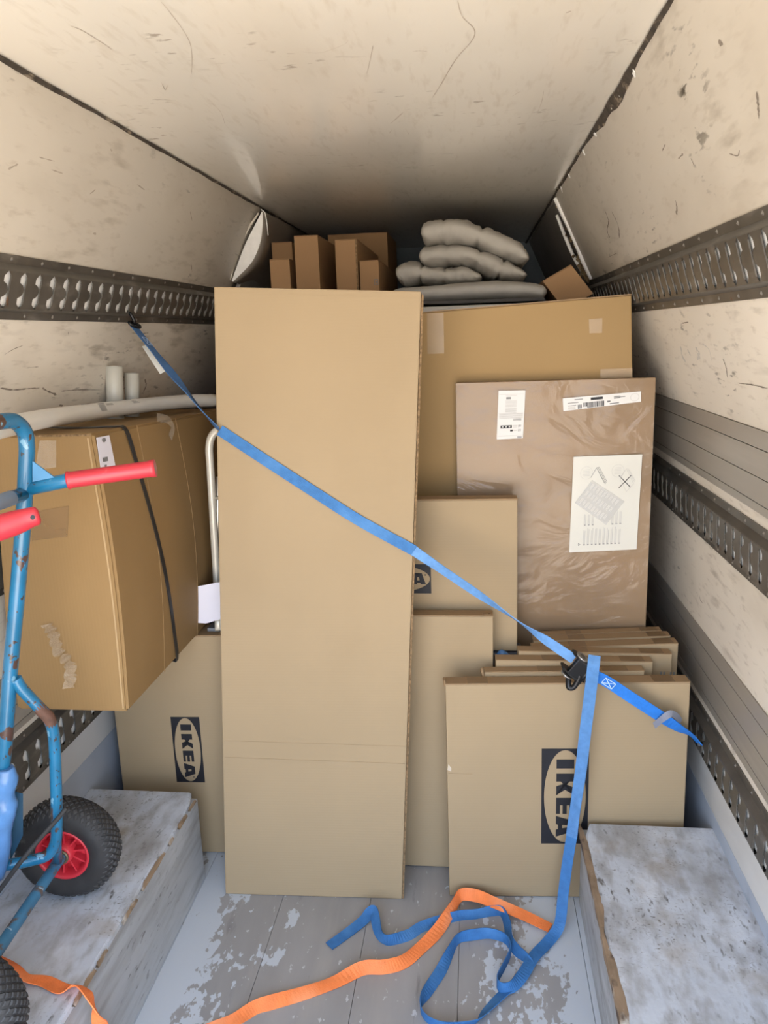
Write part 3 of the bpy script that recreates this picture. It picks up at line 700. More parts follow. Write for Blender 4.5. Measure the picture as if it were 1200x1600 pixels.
for cx, cy in ((.20, .17), (.66, .16)):
    for i in range(16):
        a, b2 = 2 * PI * i / 16, 2 * PI * (i + 1) / 16
        pale.append(ln(cx + .09 * math.cos(a), cy + .065 * math.sin(a), cx + .09 * math.cos(b2), cy + .065 * math.sin(b2), .0007))
    for i in range(5): pale.append(ln(cx - .05, cy - .03 + .015 * i, cx + .05, cy - .035 + .016 * i, .0007))
random.seed(5)
for i in range(10):                         # columns of turned small text
    s0 = .20 + .058 * i
    for (t0, t1) in ((.58, .72), (.745, .93)):
        if t0 < .6 and i not in (0, 1, 2, 7, 8, 9): continue
        for k in range(2): pale.append(r3(s0 + .018 * k, t0 + random.uniform(0, .03), s0 + .018 * k + .008, t1))
        grey.append(r3(s0, t1 - .012, s0 + .03, t1))
grey += [ln(.13, .905, .16, .92), ln(.16, .92, .13, .93), ln(.13, .93, .13, .905), ln(.76, .48, .775, .49)]
prints('black_cross', F, dark, ink, sh, DP); prints('grey_print', F, grey, inkg, sh, DP + .0001); prints('pale_print', F, pale, inkl, sh, DP + .0002)
q = [f3(.29, .245), f3(.78, .48), f3(.53, .72), f3(.05, .475)]
o = slab('slanted_leaflet', [F.p(x, y) for x, y in q], F.n, .0005, mat('sheer_paper', (.64, .63, .60), .4, alpha=.55), sh, DP + .0006); o['label'] = 'sheer printed leaflet stuck at a slant on the sheet'
f4, r4 = onlab(q)
pale = []
for row in range(3):
    for i in range(9):
        for k in range(2):
            s0 = .07 + .095 * i + .03 * k; pale.append(r4(s0, .08 + .31 * row, s0 + .016, .08 + .31 * row + random.uniform(.16, .24)))
prints('leaflet_print', F, pale, mat('faint_ink', (.55, .54, .51), .6), sh, DP + .0014)
c2, F2 = fitbox(-.02, 2.2975, .001, -0.0347, -0.00866, -0.00251, .538, .98, .012)
t = carton_root(c2, 'thin brown panel pack, only its right edge showing behind the film wrapped carton')
hexa('carton_body', c2, cardo, t, .002)

# --- large ochre carton at the back
c, F = fitbox(-0.14152, 2.318, .001, -0.03492, -0.00873, -0.04597, 0.66, 1.6308, 0.12)
bc = carton_root(c, 'large ochre cardboard carton at the back right, behind the film wrapped carton')
hexa('carton_body', c, cardo, bc, .004); flaptop(c, cardt, bc, split=True)
ct = mat('pale_tape', (.43, .30, .165), .3, var=.04, scale=20, alpha=.7)
for q in ([(667, 490), (693, 489), (694, 552), (668, 553)], [(920, 499), (941, 497), (941, 520), (921, 521)], [(938, 577), (988, 575), (988, 592), (938, 592)]):
    slab('tape_strip', [F.px(*x) for x in q], F.n, .0006, ct, bc, .0004)

# --- stepped stack of thin cartons between the front carton and the film wrapped one
yawr = .055
stk = [(757, 1051, 1007, 1049, 1.980, .032, 'shortest thin carton of the stepped stack, directly behind the front logo carton'),
       (775, 1032, 1020, 1035, 2.018, .036, 'second thin carton of the stepped stack, counted from the front logo carton'),
       (810, 1018, 1050, 1023, 2.058, .036, 'third thin carton of the stepped stack, with small printed marks at its right'),
       (831, 1014, 1060, 1006, 2.099, .040, 'fourth thin carton of the stepped stack, widest to the right'),
       (831, 1000, 1048, 992, 2.143, .036, 'fifth thin carton of the stepped stack, with a tape patch at its right'),
       (831, 988, 1034, 981, 2.182, .030, 'rearmost thin carton of the stepped stack, against the film wrapped carton')]
for i, (u0, v0, u1, v1, y, th, lab) in enumerate(stk):
    A = at(u0, v0, y)
    B = at(u1, v1, y + yawr * .45)
    if i >= 4: z4 = zs4; A.z = z4 + .001 * i; B.z = z4b + .001 * i; A.x = at(831, 1014, 2.099).x + .002 * i; B.x -= 0
    if i == 3: zs4 = A.z; z4b = B.z
    bk_ = V((-yawr, 1, 0)).normalized() * th
    c = [V((A.x, A.y, .001)), V((B.x, B.y, .001)), V((B.x, B.y, .001)) + bk_, V((A.x, A.y, .001)) + bk_, A, B, B + bk_, A + bk_]
    rt = carton_root(c, lab, 'thin cartons in the stepped stack')
    hexa('carton_body', c, card, rt, .002); flaptop(c, cardt, rt, split=False, th=.002)
    for (s0, s1) in (((.34, .50), (.74, .90)) if i == 0 else ((.30, .46), (.80, .95)) if i < 3 else ((.26, .38), (.84, .97))):
        q = [A.lerp(B, s0), A.lerp(B, s1), (A + bk_).lerp(B + bk_, s1), (A + bk_).lerp(B + bk_, s0)]
        slab('tape_strip', q, V((0, 0, 1)), .0005, tapem, rt, .0026)
    if i == 2:
        F3 = Face(c[0], B - A, V((0, 0, 1))); w_ = (B - A).length; hh = A.z - .001
        rr = []
        for (s, n_) in ((.70, 3), (.82, 2), (.88, 2)):
            for k in range(n_): rr.append(R4(w_ - .105 + (s - .70) * .45 + k * .009, hh - .075, w_ - .105 + (s - .70) * .45 + k * .009 + .005, hh - .052))
        prints('printed_marks', F3, rr, inkg, rt, .0008)
    if i == 0: tube('rolled_flap_end', [A + V((0, .006, -.03)), A + V((-.006, .012, .0)), A + bk_ + V((-.004, -.01, 0))], .005, cardt, rt, 8, smoothn=4)

# --- big brown carton on the left, resting on the leaning logo carton behind the wheel arch
c, F = fitbox(-1.0986, 2.02918, .001, 0.03492, -0.0174, -0.00186, 0.50, 0.7219, 0.1)
lb = carton_root(c, 'cardboard carton with black logo standing behind left wheel arch, under the big brown carton')
hexa('carton_body', c, card, lb, .003); flaptop(c, cardt, lb, split=False)
logo(F, .1752, .4635, .219, .0895, True, lb)

zb = .7290
fb = onz(200, 1113, zb); yf = fb.y
tr = at(145, 677, yf); lbk = 2.55
def Lside(s, t):          # s depth 0..1, t height 0..1 : right side surface, gently bulged
    y = yf + (lbk - yf) * s
    z0 = zb; z1 = tr.z + (1.350 - tr.z) * s
    x = fb.x + (tr.x - fb.x) * t + .022 * math.sin(PI * min(1, max(0, t))) * math.sin(PI * min(1, .15 + s * .8)) ** .7 * (1 if s > 0 else 1)
    return V((x, y, z0 + (z1 - z0) * t))
XL = -1.098
big = thing('large_brown_carton', (-.96, 2.0, zb), 'big bulging brown carton with a black band on the left, under the long white roll', 'box')
ns, nt_ = 16, 14; vs = []; fs = []
for j in range(nt_ + 1):
    for i in range(ns + 1): vs.append(Lside(i / ns, j / nt_))
def gi(i, j): return j * (ns + 1) + i
for j in range(nt_):
    for i in range(ns): fs.append((gi(i, j), gi(i + 1, j), gi(i + 1, j + 1), gi(i, j + 1)))
base = len(vs)
def xl(z): return XL + max(0, (z - .9)) * .08
for j in range(nt_ + 1):
    for i in range(ns + 1): p = Lside(i / ns, j / nt_); vs.append((xl(p.z), p.y, p.z))
for j in range(nt_):
    for i in range(ns): fs.append((base + gi(i, j), base + gi(i, j + 1), base + gi(i + 1, j + 1), base + gi(i + 1, j)))
for j in range(nt_):
    fs.append((gi(0, j), gi(0, j + 1), base + gi(0, j + 1), base + gi(0, j))); fs.append((gi(ns, j), base + gi(ns, j), base + gi(ns, j + 1), gi(ns, j + 1)))
for i in range(ns):
    fs.append((gi(i, 0), base + gi(i, 0), base + gi(i + 1, 0), gi(i + 1, 0))); fs.append((gi(i, nt_), gi(i + 1, nt_), base + gi(i + 1, nt_), base + gi(i, nt_)))
bo = obj('carton_body', vs, fs, cardb, big)
bm = bmesh.new(); bm.from_mesh(bo.data)
es = [e_ for e_ in bm.edges if len(e_.link_faces) == 2 and e_.calc_face_angle() > .9]
bmesh.ops.bevel(bm, geom=es, offset=.006, segments=3, affect='EDGES'); bm.to_mesh(bo.data); bm.free()
def soff(s, t, d=.0015): return Lside(s, t) + V((d, 0, 0))
s_of = lambda y: (y - yf) / (lbk - yf)
yt0, yb0 = 1.735, 1.885
pts = [V((-1.05, yt0 - .02, tr.z + .003)), V((-.93, yt0 - .01, tr.z - .004)), V((-.85, yt0, Lside(s_of(yt0), 1).z + .003))]
pts += [soff(s_of(yt0 + (yb0 - yt0) * k / 7), 1 - k / 7 - .01 * (k == 0), .002) for k in range(0, 8)]
pts += [V((fb.x - .02, yb0, zb - .002)), V((-.95, yb0, zb - .003))]
ribbon('strapping_band', pts, [V((0, 1, .05))] * len(pts), .016, mat('black_band', (.015, .015, .016), .4), big, .002, 4)
for yy in (1.80, 2.05):
    s = s_of(yy); pts = [soff(s, k / 8, .0006) for k in range(9)]
    ribbon('fold_line', pts, [V((0, 1, 0))] * 9, .004, mat('fold_shade', (.24, .148, .062), .8), big, .001, 3)
ribbon('front_fold', [V((tr.x - .012, yf - .001, tr.z - .01)), V(((tr.x + fb.x) / 2 + .01 - .012, yf - .001, 1.05)), V((fb.x - .010, yf - .001, zb + .01))], [V((1, 0, 0))] * 3, .004, mat('fold_light', (.35, .235, .115), .7), big, .001, 8)
lq = [onx(150, 685, tr.x + .012), onx(170, 681, tr.x + .012), onx(179, 727, tr.x + .018), onx(157, 734, tr.x + .018)]
def S2(u, v, d=.003):      # point of the bulged side under a pixel
    x = tr.x
    for _ in range(6):
        p = onx(u, v, x); s = s_of(p.y); t_ = (p.z - zb) / (tr.z + (1.35 - tr.z) * s - zb); x = Lside(s, min(1, t_)).x + d
    return onx(u, v, x)
q = [S2(150, 684), S2(170, 680), S2(179.5, 727), S2(157, 733)]
o = slab('paper_label', q, V((1, 0, 0)), .0006, paperl, big); o['label'] = 'white paper label with small print'
LFc = Face(q[3], q[2] - q[3], q[0] - q[3]); lw = (q[2] - q[3]).length; lh = (q[0] - q[3]).length
rr = [R4(lw * (.45 + .1 * math.cos(i)), lh * (.84 + .03 * math.sin(i)), lw * (.45 + .1 * math.cos(i)) + .004, lh * (.84 + .03 * math.sin(i)) + .006) for i in range(6)]
rr += [R4(lw * .2, lh * (.2 + .035 * k), lw * .55, lh * (.2 + .035 * k) + .002) for k in range(4)] + [R4(lw * .25, lh * .04, lw * .4, lh * .1)]
prints('label_print', LFc, rr, inkg, big, .0018)
pts = [S2(246, 652, .004), S2(262, 656, .005), S2(270, 668, .007), S2(266, 684, .005)]
ribbon('loose_clear_tape', pts, [V((0, .6, .3)), V((0, .6, .3)), V((0, .8, .1)), V((0, 1, .2))], .022, clear, big, .001, 6)
random.seed(3); pts = [at(u, v, yf - .004) for u, v in ((74, 975), (84, 992), (92, 1018), (110, 1040), (108, 1075))]
ribbon('crumpled_clear_tape', [p + V((0, -.003 * (i % 2), 0)) for i, p in enumerate(catmull(pts, 4))], [V((1, .5 * (-1) ** i, .3 * math.sin(i * 2.))) for i in range(17)], .030, clear, big, .0006, 2)
slab('clear_tape', [at(u, v, yf) for u, v in ((62, 688), (88, 688), (88, 730), (56, 734))], V((0, -1, 0)), .0006, clear, big)
slab('clear_tape', [at(u, v, yf) for u, v in ((50, 800), (108, 790), (106, 838), (50, 845))], V((0, -1, 0)), .0006, mat('tan_tape', (.29, .18, .085), .35, alpha=.6), big)
slab('front_flap_edge', [at(u, v, yf) for u, v in ((52, 680), (143, 678.5), (143, 681), (52, 683))], V((0, -1, 0)), .002, edgem, big)

# --- white rolls
tag(tube('white_roll', [onz(-70, 684, 1.432), onz(60, 656, 1.425), onz(130, 645, 1.415), onz(210, 635, 1.405), onz(290, 627, 1.395), onz(335, 626, 1.385)], .0205, tubem, None, 18, smoothn=6),
    'long white wrapped roll lying on top of the big brown carton', 'roll', 'white rolls by the left wall')
roll = bpy.data.objects['white_roll']
for (nm, s0, s1) in (('roll_sticker', .40, .44), ):
    pass
A, B = onz(130, 645, 1.415), onz(210, 635, 1.405)
def rollp(t, ang, r):  # point on the roll surface between A and B, ang from the side facing the door
    p = A.lerp(B, t); ax = (B - A).normalized(); s = ax.cross(V((0, 0, 1))).normalized(); u2 = s.cross(ax)
    return p + s * (math.cos(ang) * r) + u2 * (math.sin(ang) * r)
vs = []; fs = []
def rq(t0, t1, a0, a1):
    b = len(vs); 
    for t, a in ((t0, a0), (t1, a0), (t1, a1), (t0, a1)): vs.append(rollp(t, a, .0209))
    fs.append((b, b + 1, b + 2, b + 3))
for k in range(6): rq(.20 + .018 * k, .208 + .018 * k, .0, .9)
for k in range(5): rq(.33, .46, .65 + .07 * k, .68 + .07 * k)
rq(.20, .32, 1.0, 1.15)
for k in range(4): rq(.86, 1.0 - .03 * k, .55 + .13 * k, .60 + .13 * k)
rq(1.03, 1.06, .5, .7); rq(.80, .90, 1.25, 1.35); rq(-.05, .10, 1.3, 1.42)
roll_root = roll
o = obj('roll_print', vs, fs, inkg, None); o.parent = roll; o['kind'] = 'stuff'
for (u, vt, y, r, lab) in ((178, 572, 2.09, .0235, 'upright milky white roll standing by the left wall, taller and nearer the hand truck'),
                           (206, 583, 2.17, .0205, 'upright milky white roll standing by the left wall, shorter and nearer the tall carton')):
    tp_ = at(u, vt, y); zt = Lside(s_of(y), 1).z + .002
    rt = thing('upright_roll', (tp_.x, y, zt), lab, 'roll', 'white rolls by the left wall')
    tube('roll_body', [(tp_.x - .012, y, zt), (tp_.x, y, tp_.z)], r, tubew, rt, 20)
    tube('roll_core', [(tp_.x - .0004, y, tp_.z - .02), (tp_.x, y, tp_.z + .0006)], r * .62, tubem, rt, 16)

# --- silver hoop of a folding trolley squeezed beside the tall carton, and the paper on it
yh = 2.135
hp = [at(331, 992, yh), at(339, 910, yh), at(335, 840, yh), at(331, 770, yh), at(328, 720, yh), at(327, 700, yh), at(330, 684, yh), at(338, 674, yh), at(352, 671, yh), at(392, 671, yh), at(412, 676, yh), at(419, 692, yh), at(419, 760, yh), at(418, 860, yh), at(416, 992, yh)]
zt = .7265
hp[0] = onz(342, 985, zt + .012); hp[-1].z = zt + .012
hoop = thing('folding_trolley', (-.67, yh, zt), 'silver tube hoop of a folding trolley squeezed between brown and tall cartons', 'trolley')
tube('hoop_tube', hp, .0115, cream, hoop, 12, smoothn=5)
tube('inner_rail', [at(341, 745, yh + .01), at(343, 900, yh + .01), V((-.715, yh + .01, zt + .012))], .006, silver, hoop, 10, smoothn=3)
box('foot_plate', (-.80, yh - .05, zt), (-.56, yh + .035, zt + .012), mat('grey_plate', (.22, .23, .25), .5, metal=.4), hoop, .003)
tube('cross_tube', [at(330, 778, yh), at(418, 778, yh)], .006, silver, hoop, 8)
q = [at(304, 917, 2.055), at(346, 909, 2.055), at(346, 967, 2.055), at(322, 974, 2.055), at(306, 973, 2.055)]
o = slab('paper_slip', q, V((.1, -1, 0)).normalized(), .0007, paperl, None, 0); tag(o, 'white folded paper slip hanging beside the tall carton at its left', 'paper')
pf = Face(q[4], V((1, .1, 0)), V((0, 0, 1)))
rr = [R4(.045 + .004 * (k % 3), .035 + .008 * k, .062, .0365 + .008 * k) for k in range(6)]
pp = prints('slip_print', pf, rr, inkl, None, .0016); pp.parent = o
tube('string', [at(303, 925, 2.08), at(303, 950, 2.08), at(306, 990, 2.09)], .0012, tapem, None, 6).parent = o

# ================================================================== TOP OF THE LOAD (far end)
sa = thing('cardboard_carton', (-.6, 3.2, 0), 'big plain carton deep inside, carrying the small cartons above the tall one', 'box')
box('carton_body', (-.868, 2.68, .001), (-.26, 3.95, 1.66), cardd, sa, .004)
sb = thing('cardboard_carton', (.1, 3.1, 0), 'big plain carton deep inside, carrying the mattress and quilts', 'box')
box('carton_body', (-.235, 2.47, .001), (.40, 3.95, 1.612), cardd, sb, .004)
ys = 2.74
def smallbox(u0, u1, vt, y, dep, lab, extra=None, m=cardd, zb_=1.6625):
    A = at(u0, vt, y); B = at(u1, vt, y); B.z = A.z
    c = boxc((A.x, y, zb_), (1, 0, 0), (0, 1, 0), (0, 0, 1), B.x - A.x, dep, A.z - zb_)
    rt = carton_root(c, lab, 'small cartons on top of the load')
    hexa('carton_body', c, m, rt, .002); flaptop(c, m, rt, split=True, th=.002)
    return rt, Face(c[0], (1, 0, 0), (0, 0, 1)), B.x - A.x, A.z - zb_
smallbox(421, 452, 406.5, ys, .32, 'short small carton at the left end of the row on top of the load')
smallbox(459, 496.5, 370, ys, .34, 'tallest small carton standing second in the row on top of the load')
r3_, F3, w3, h3 = smallbox(523, 557.5, 376, ys, .60, 'small carton standing third in the row on top, with a side seam')
slab('side_seam', [F3.p(w3 - .006, .0), F3.p(w3 - .001, .0), F3.p(w3 - .001, h3), F3.p(w3 - .006, h3)], F3.n, .0015, edgem, r3_)
r4_, F4, w4, h4 = smallbox(561.5, 591.5, 408.5, ys, .60, 'short small carton with black printed symbols at the right of the row on top')
rr = []
for k in range(2):
    x0, z0 = w4 * .74, h4 * (.50 - .34 * k)
    rr += [R4(x0, z0, x0 + .014, z0 + .002), R4(x0, z0 + .018, x0 + .014, z0 + .02), R4(x0, z0, x0 + .002, z0 + .02), R4(x0 + .012, z0, x0 + .014, z0 + .02), R4(x0 + .005, z0 + .006, x0 + .009, z0 + .014)]
prints('printed_symbols', F4, rr, inkg, r4_, .0008)
smallbox(424, 456, 380, 3.16, .5, 'wide dim carton behind the short left one on top of the load')
smallbox(512, 605, 368, 3.42, .4, 'widest carton at the back of the row on top of the load')

# mattress cushions
def cushion(name, pts_l, pts_r, y0, y1, th, m, parent, edge=.03):
    pass
def soft(name, cl, hs, y0, y1, m, parent, pw=.55, seams=(), wr=.006, seed=0, ny=14, er=.045):
    """padded strip: cl centre line (x,z) points, hs half heights, from y0 to y1, puffed section"""
    C = catmull([V((x, 0, z)) for x, z in cl], 16); n = len(C); vs = []; fs = []; seg = 40
    Hs = catmull([V((h, 0, 0)) for h in hs], 16) if len(hs) == len(cl) else None
    for i, p in enumerate(C):
        t = (C[min(i + 1, n - 1)] - C[max(i - 1, 0)]).normalized(); nn = V((-t.z, 0, t.x)); s = i / (n - 1)
        h = Hs[i].x
        for sm, dp in seams: h *= 1 - dp * math.exp(-((s - sm) / .016) ** 2)
        e_ = min(1, math.sqrt(max(0, 1 - max(0, 1 - s / er) ** 2)), math.sqrt(max(0, 1 - max(0, 1 - (1 - s) / er) ** 2)))
        for q in range(seg):
            a = 2 * PI * q / seg; ca, sa_ = math.cos(a), math.sin(a)
            dy = math.copysign(abs(ca) ** pw, ca); dz = math.copysign(abs(sa_) ** .8, sa_)
            k = noise.noise(V((s * 8, math.cos(a) * 1.5, math.sin(a) * 1.5 + seed))) * wr
            rg = noise.noise(V((s * 26 + 3 * math.sin(a), math.cos(a) * 1.2, math.sin(a) * 1.6 + seed + 7)))
            k += (.5 - min(1, abs(rg) * 3.2)) * wr * .55
            vs.append(p + nn * (dz * h * max(e_, .02) + k * (abs(dz))) + V((0, (y0 + y1) / 2 - dy * (y1 - y0) / 2 * (.86 + .14 * e_) + k * .8, 0)))
    for i in range(n - 1):
        for q in range(seg): fs.append((i * seg + q, i * seg + (q + 1) % seg, (i + 1) * seg + (q + 1) % seg, (i + 1) * seg + q))
    fs.append(tuple(range(seg))[::-1]); fs.append(tuple((n - 1) * seg + q for q in range(seg)))
    return obj(name, vs, fs, m, parent, smooth=True)
def xz(u, v, y): p = at(u, v, y); return (p.x, p.z)
ym = 2.60
mt = thing('seat_mattress', (.03, ym, 1.66), 'pale grey mattress pad with dark underside beneath the folded quilts', 'mattress')
zt_, zl_ = at(760, 439, ym).z, at(760, 468, ym).z
soft('mattress_pad', [xz(604, 461, ym), xz(680, 457, ym), xz(760, 452, ym), xz(820, 452, ym), xz(857, 456, ym)], [.026, .031, .034, .031, .026], ym, ym + .85, matf, mt, .35, wr=.002, seed=3, er=.07)
ribbon('dark_piping', [at(640, 473, ym - .004), at(700, 472.5, ym - .012), at(760, 470.5, ym - .014), at(810, 468.5, ym - .012), at(850, 467, ym)], [V((0, .3, 1))] * 5, .010, matd, mt, .006, 5)
fs_ = thing('foam_slab', (.0, 2.58, 1.613), 'white foam slab edge lying under the mattress pad at the top', 'foam')
sl_top = at(720, 473.5, 2.56).z
box('slab_body', (-.235, 2.54, 1.6135), (.26, 3.4, max(1.63, sl_top - .008)), matw, fs_, .01)
# folded quilts
yq = 2.90
def quiltt(lab, cl, hs, y0, y1, seams, seed):
    rt = thing('folded_quilt', (at(cl[2][0], cl[2][1], (y0 + y1) / 2)), lab, 'quilt', 'folded quilts on the mattress pad')
    soft('quilt_body', [xz(u, v, y0 + .05) for u, v in cl], hs, y0, y1, quilt, rt, .6, seams, .0075, seed)
    # stitched seam lines across the fold
    return rt
quiltt('lowest folded grey quilt, crumpled at left, on the mattress pad', [(620, 431), (632, 428), (655, 427), (676, 430), (702, 431), (728, 430), (753, 434)], [.030, .043, .039, .032, .033, .032, .014], 2.80, 3.22, [(.36, .35), (.62, .22)], 1)
quiltt('middle folded grey quilt sagging to the right over the lowest one', [(655, 401), (687, 399), (725, 398), (754.5, 407), (778, 418), (804, 426), (823, 431)], [.034, .042, .038, .039, .042, .030, .010], 2.80, 3.26, [(.22, .14), (.45, .18), (.70, .30)], 2)
quiltt('topmost folded grey quilt, thickest, sloping down to the right', [(658, 366), (687, 361.5), (717, 362), (746, 369), (775, 380), (804, 392.5), (826, 406)], [.038, .050, .049, .043, .044, .041, .014], 2.80, 3.28, [(.20, .12), (.52, .26), (.80, .06)], 3)
# tilted carton at the right end
A, B, C_, D_ = at(848, 440, 2.66), at(893, 414, 2.66), at(936, 470, 2.66), at(893, 500, 2.66)
dz = 1.614 - D_.z
c = []
for p in (D_, C_): c.append(p + V((0, 0, max(0, dz))))
r_ax = (B - A).normalized(); dn = (A - D_)
low = 1.6135
q = [A, B, B + (C_ - B) * .8, A + (C_ - B) * .8]; mn = min(p.z for p in q)
if mn < low: q[2] = q[2] + (B - q[2]) * ((low - q[2].z) / max(1e-4, B.z - q[2].z)) if q[2].z < low else q[2]; q[3] = q[3] + (A - q[3]) * ((low - q[3].z) / max(1e-4, A.z - q[3].z)) if q[3].z < low else q[3]
c = [q[3], q[2], q[2] + V((0, .3, 0)), q[3] + V((0, .3, 0)), q[0], q[1], q[1] + V((0, .3, 0)), q[0] + V((0, .3, 0))]
rt = carton_root(c, 'small brown carton tipped on edge between the quilts and the right wall'); hexa('carton_body', c, cardd, rt, .003)
for k in (0,): slab('top_flap', [V(c[4]), V(c[5]), V(c[6]), V(c[7])], (V(c[4]) - V(c[0])).normalized(), .002, cardd, rt, .0004)

# ================================================================== STRAPS
# hooked long blue strap: left rail -> across the tall carton -> ratchet
hk = onx(203, 503, -.950)
s1 = [hk + V((.004, 0, -.004)), at(222, 527, 2.085), at(246, 560, 2.055)]
e_in = TF.px(338, 668, .006)
st = thing('ratchet_strap', hk, 'blue ratchet strap hooked on the left rail and stretched across the tall carton', 'strap')
P0, P1 = V(s1[0]), e_in
mid1 = [P0.lerp(P1, t) for t in (.12, .3, .5, .7, .88)]
tail = [TF.px(335.5, 668, .006)]
path = [P0] + mid1 + [TF.px(344, 672, .007)]
wd0 = V((-.55, .1, -.6))
wds = [V((.55, .45, -.5))] * 2 + [V((.6, .5, -.55)), V((.35, .8, .0)), V((.5, .6, -.7)), V((.62, .2, -.9)), V((.56, .1, -.9))]
px1 = [(344, 672), (400, 709), (480, 761), (560, 812), (640, 856), (647, 860)]
ribbon('webbing', path, wds, .031, blued, st)
fp = [TF.px(u, v, .004) for u, v in px1]
fw = [(V(TF.u) * (1. if i < 5 else .8) + V(TF.r) * (.62)) for i in range(len(fp))]
ribbon('webbing', fp, fw, .029, bluew, st)
rc = at(897, 1030, 1.885)
P2 = TF.px(647, 860, .004)
path = [P2, P2.lerp(rc, .15), P2.lerp(rc, .4), P2.lerp(rc, .66), P2.lerp(rc, .85), rc]
wds = [TF.u * .8 + TF.r * .6, V((.4, -.3, .6)), V((.45, -.45, .62)), V((.2, -.9, .25)), V((.45, -.2, .75)), V((.5, -.1, .85))]
ribbon('webbing', path, wds, .027, bluel, st)
# sewn end, stitch box and label at the hook
ax = (P1 - P0).normalized(); wv = V((.6, .5, -.55)); wv = (wv - ax * wv.dot(ax)).normalized(); nv = ax.cross(wv)
if nv.y > 0: nv = -nv
vs = []; fs = []; n0 = P0 + ax * .062
SF_ = Face(n0 - wv * .012 + nv * .003, ax, wv); 
if SF_.n.dot(nv) < 0: SF_ = Face(n0 - ax * 0 + wv * .012 + nv * .003, ax, -wv)
rr = [line(0, .002, .03, .002, .002), line(0, .022, .03, .022, .002), line(0, .002, 0, .022, .002), line(.03, .002, .03, .022, .002), line(0, .002, .03, .022, .002), line(0, .022, .03, .002, .002)]
prints('stitching', SF_, rr, stitchm, st, .0006)
hm = hk
tube('rail_hook', [hm + V((-.012, .0, .03)), hm + V((.006, -.006, .022)), hm + V((.014, -.004, .004)), hm + V((.012, 0, -.006))], .005, blackm, st, 8, smoothn=4)
ring = [hm + V((.010, 0, -.004)) + ax * (.010 * math.cos(a) + .006) + wv * (.021 * math.sin(a)) for a in [2 * PI * i / 16 for i in range(17)]]
tube('hook_ring', ring, .0042, blackm, st, 8, caps=False)
lp = [at(227, 540, 2.085), at(241, 561, 2.075), at(255, 582, 2.07)]
o = ribbon('strap_label', lp, [V((.5, .2, -.3)), V((.6, .2, -.2)), V((.7, .2, -.15))], .019, paperc, st, .001, 5); o['label'] = 'white cloth label sewn to the strap'

# ratchet buckle and short end to the lower right rail
rt = thing('ratchet_buckle', rc, 'black ratchet buckle with bare metal spool, above the front logo carton', 'ratchet')
def rbx(u, v, y=1.875): return at(u, v, y)
AX = (at(925, 1052, 1.875) - at(885, 1022, 1.885)).normalized(); WN = V((.45, -.1, .85)); WN = (WN - AX * WN.dot(AX)).normalized(); NN = AX.cross(WN)
if NN.y > 0: NN = -NN
def RB(a, b, d): return at(905, 1040, 1.885) + AX * a + WN * b + NN * d
def plate(name, outline, b, th, m):
    P = [RB(a, b, d) for a, d in outline]; k = len(P); Q = [p + WN * th for p in P]
    fs = [tuple(range(k))[::-1], tuple(range(k, 2 * k))] + [(i, (i + 1) % k, k + (i + 1) % k, k + i) for i in range(k)]
    return obj(name, P + Q, fs, m, rt)
ol = [(-.040, .0), (-.034, .018), (-.012, .030), (.014, .028), (.034, .012), (.036, -.004), (.0, -.006), (-.034, -.006)]
for b in (-.026, .022): plate('side_plate', ol, b, .004, blackm)
for b in (-.034, .030):
    ring = [RB(-.012 + .017 * math.cos(2 * PI * i / 20), 0, .014 + .017 * math.sin(2 * PI * i / 20)) for i in range(20)]
    tube('ratchet_wheel', [RB(-.012, b - .002, .014), RB(-.012, b + .002, .014)], .017, mat('worn_metal', (.35, .34, .32), .35, metal=.8, var=.3, scale=60), rt, 16)
tube('spool', [RB(-.012, -.032, .014), RB(-.012, .032, .014)], .0085, blackm, rt, 12)
tube('spool_bolt', [RB(-.012, -.043, .014), RB(-.012, -.034, .014)], .0045, silver, rt, 10)
tube('handle_frame', [RB(-.005, -.036, .012), RB(.004, -.048, .022), RB(.012, -.055, .026), RB(.020, -.048, .024), RB(.018, -.03, .022), RB(.012, -.01, .020)], .0075, blackm, rt, 10, smoothn=5)
tube('handle_bar', [RB(.022, -.034, .020), RB(.022, .024, .020)], .006, blackm, rt, 10)
hexa('handle_plate', [RB(-.018, -.022, .024), RB(.026, -.036, .018), RB(.026, -.036, .024), RB(-.018, -.022, .031), RB(-.018, .028, .024), RB(.024, .026, .018), RB(.024, .026, .024), RB(-.018, .028, .031)], blackm, rt, .002)
# bright short strap
hk2 = onx(1097, 1160, .606)
se = thing('short_blue_strap', hk2, 'short bright blue strap from the ratchet to the low right rail', 'strap')
path = [RB(.030, 0, .004), at(945, 1063, 1.885), at(985, 1089, 1.893), at(1030, 1118, 1.905), at(1062, 1139, 1.918), at(1082, 1151, 1.945), hk2 + V((-.012, -.02, .006))]
ribbon('webbing', path, [V((.35, -.1, .8)), V((.35, -.1, .8)), V((.35, -.1, .8)), V((.33, -.1, .8)), V((.3, -.5, .6)), V((.2, -.8, .3)), V((.2, -.8, .2))], .031, blueb, se)
tube('rail_hook', [hk2 + V((-.014, -.024, .008)), hk2 + V((-.004, -.002, -.002)), hk2 + V((.006, .012, -.010)), hk2 + V((.020, .014, -.004))], .005, blackm, se, 8, smoothn=4)
c0 = at(958, 1066, 1.882); Fst = Face(at(943, 1062, 1.8815), at(965, 1076, 1.885) - at(943, 1062, 1.8815), V((.3, -.1, .8)))
prints('stitching', Fst, [line(0, -.009, .032, -.009, .002), line(0, .009, .032, .009, .002), line(0, -.009, 0, .009, .002), line(.032, -.009, .032, .009, .002), line(0, -.009, .032, .009, .002), line(0, .009, .032, -.009, .002)], stitchm, se, .0026)
pts = [at(1022, 1134, 1.895), at(1038, 1121, 1.885), at(1049, 1115, 1.89), at(1058, 1120, 1.905), at(1064, 1128, 1.925)]
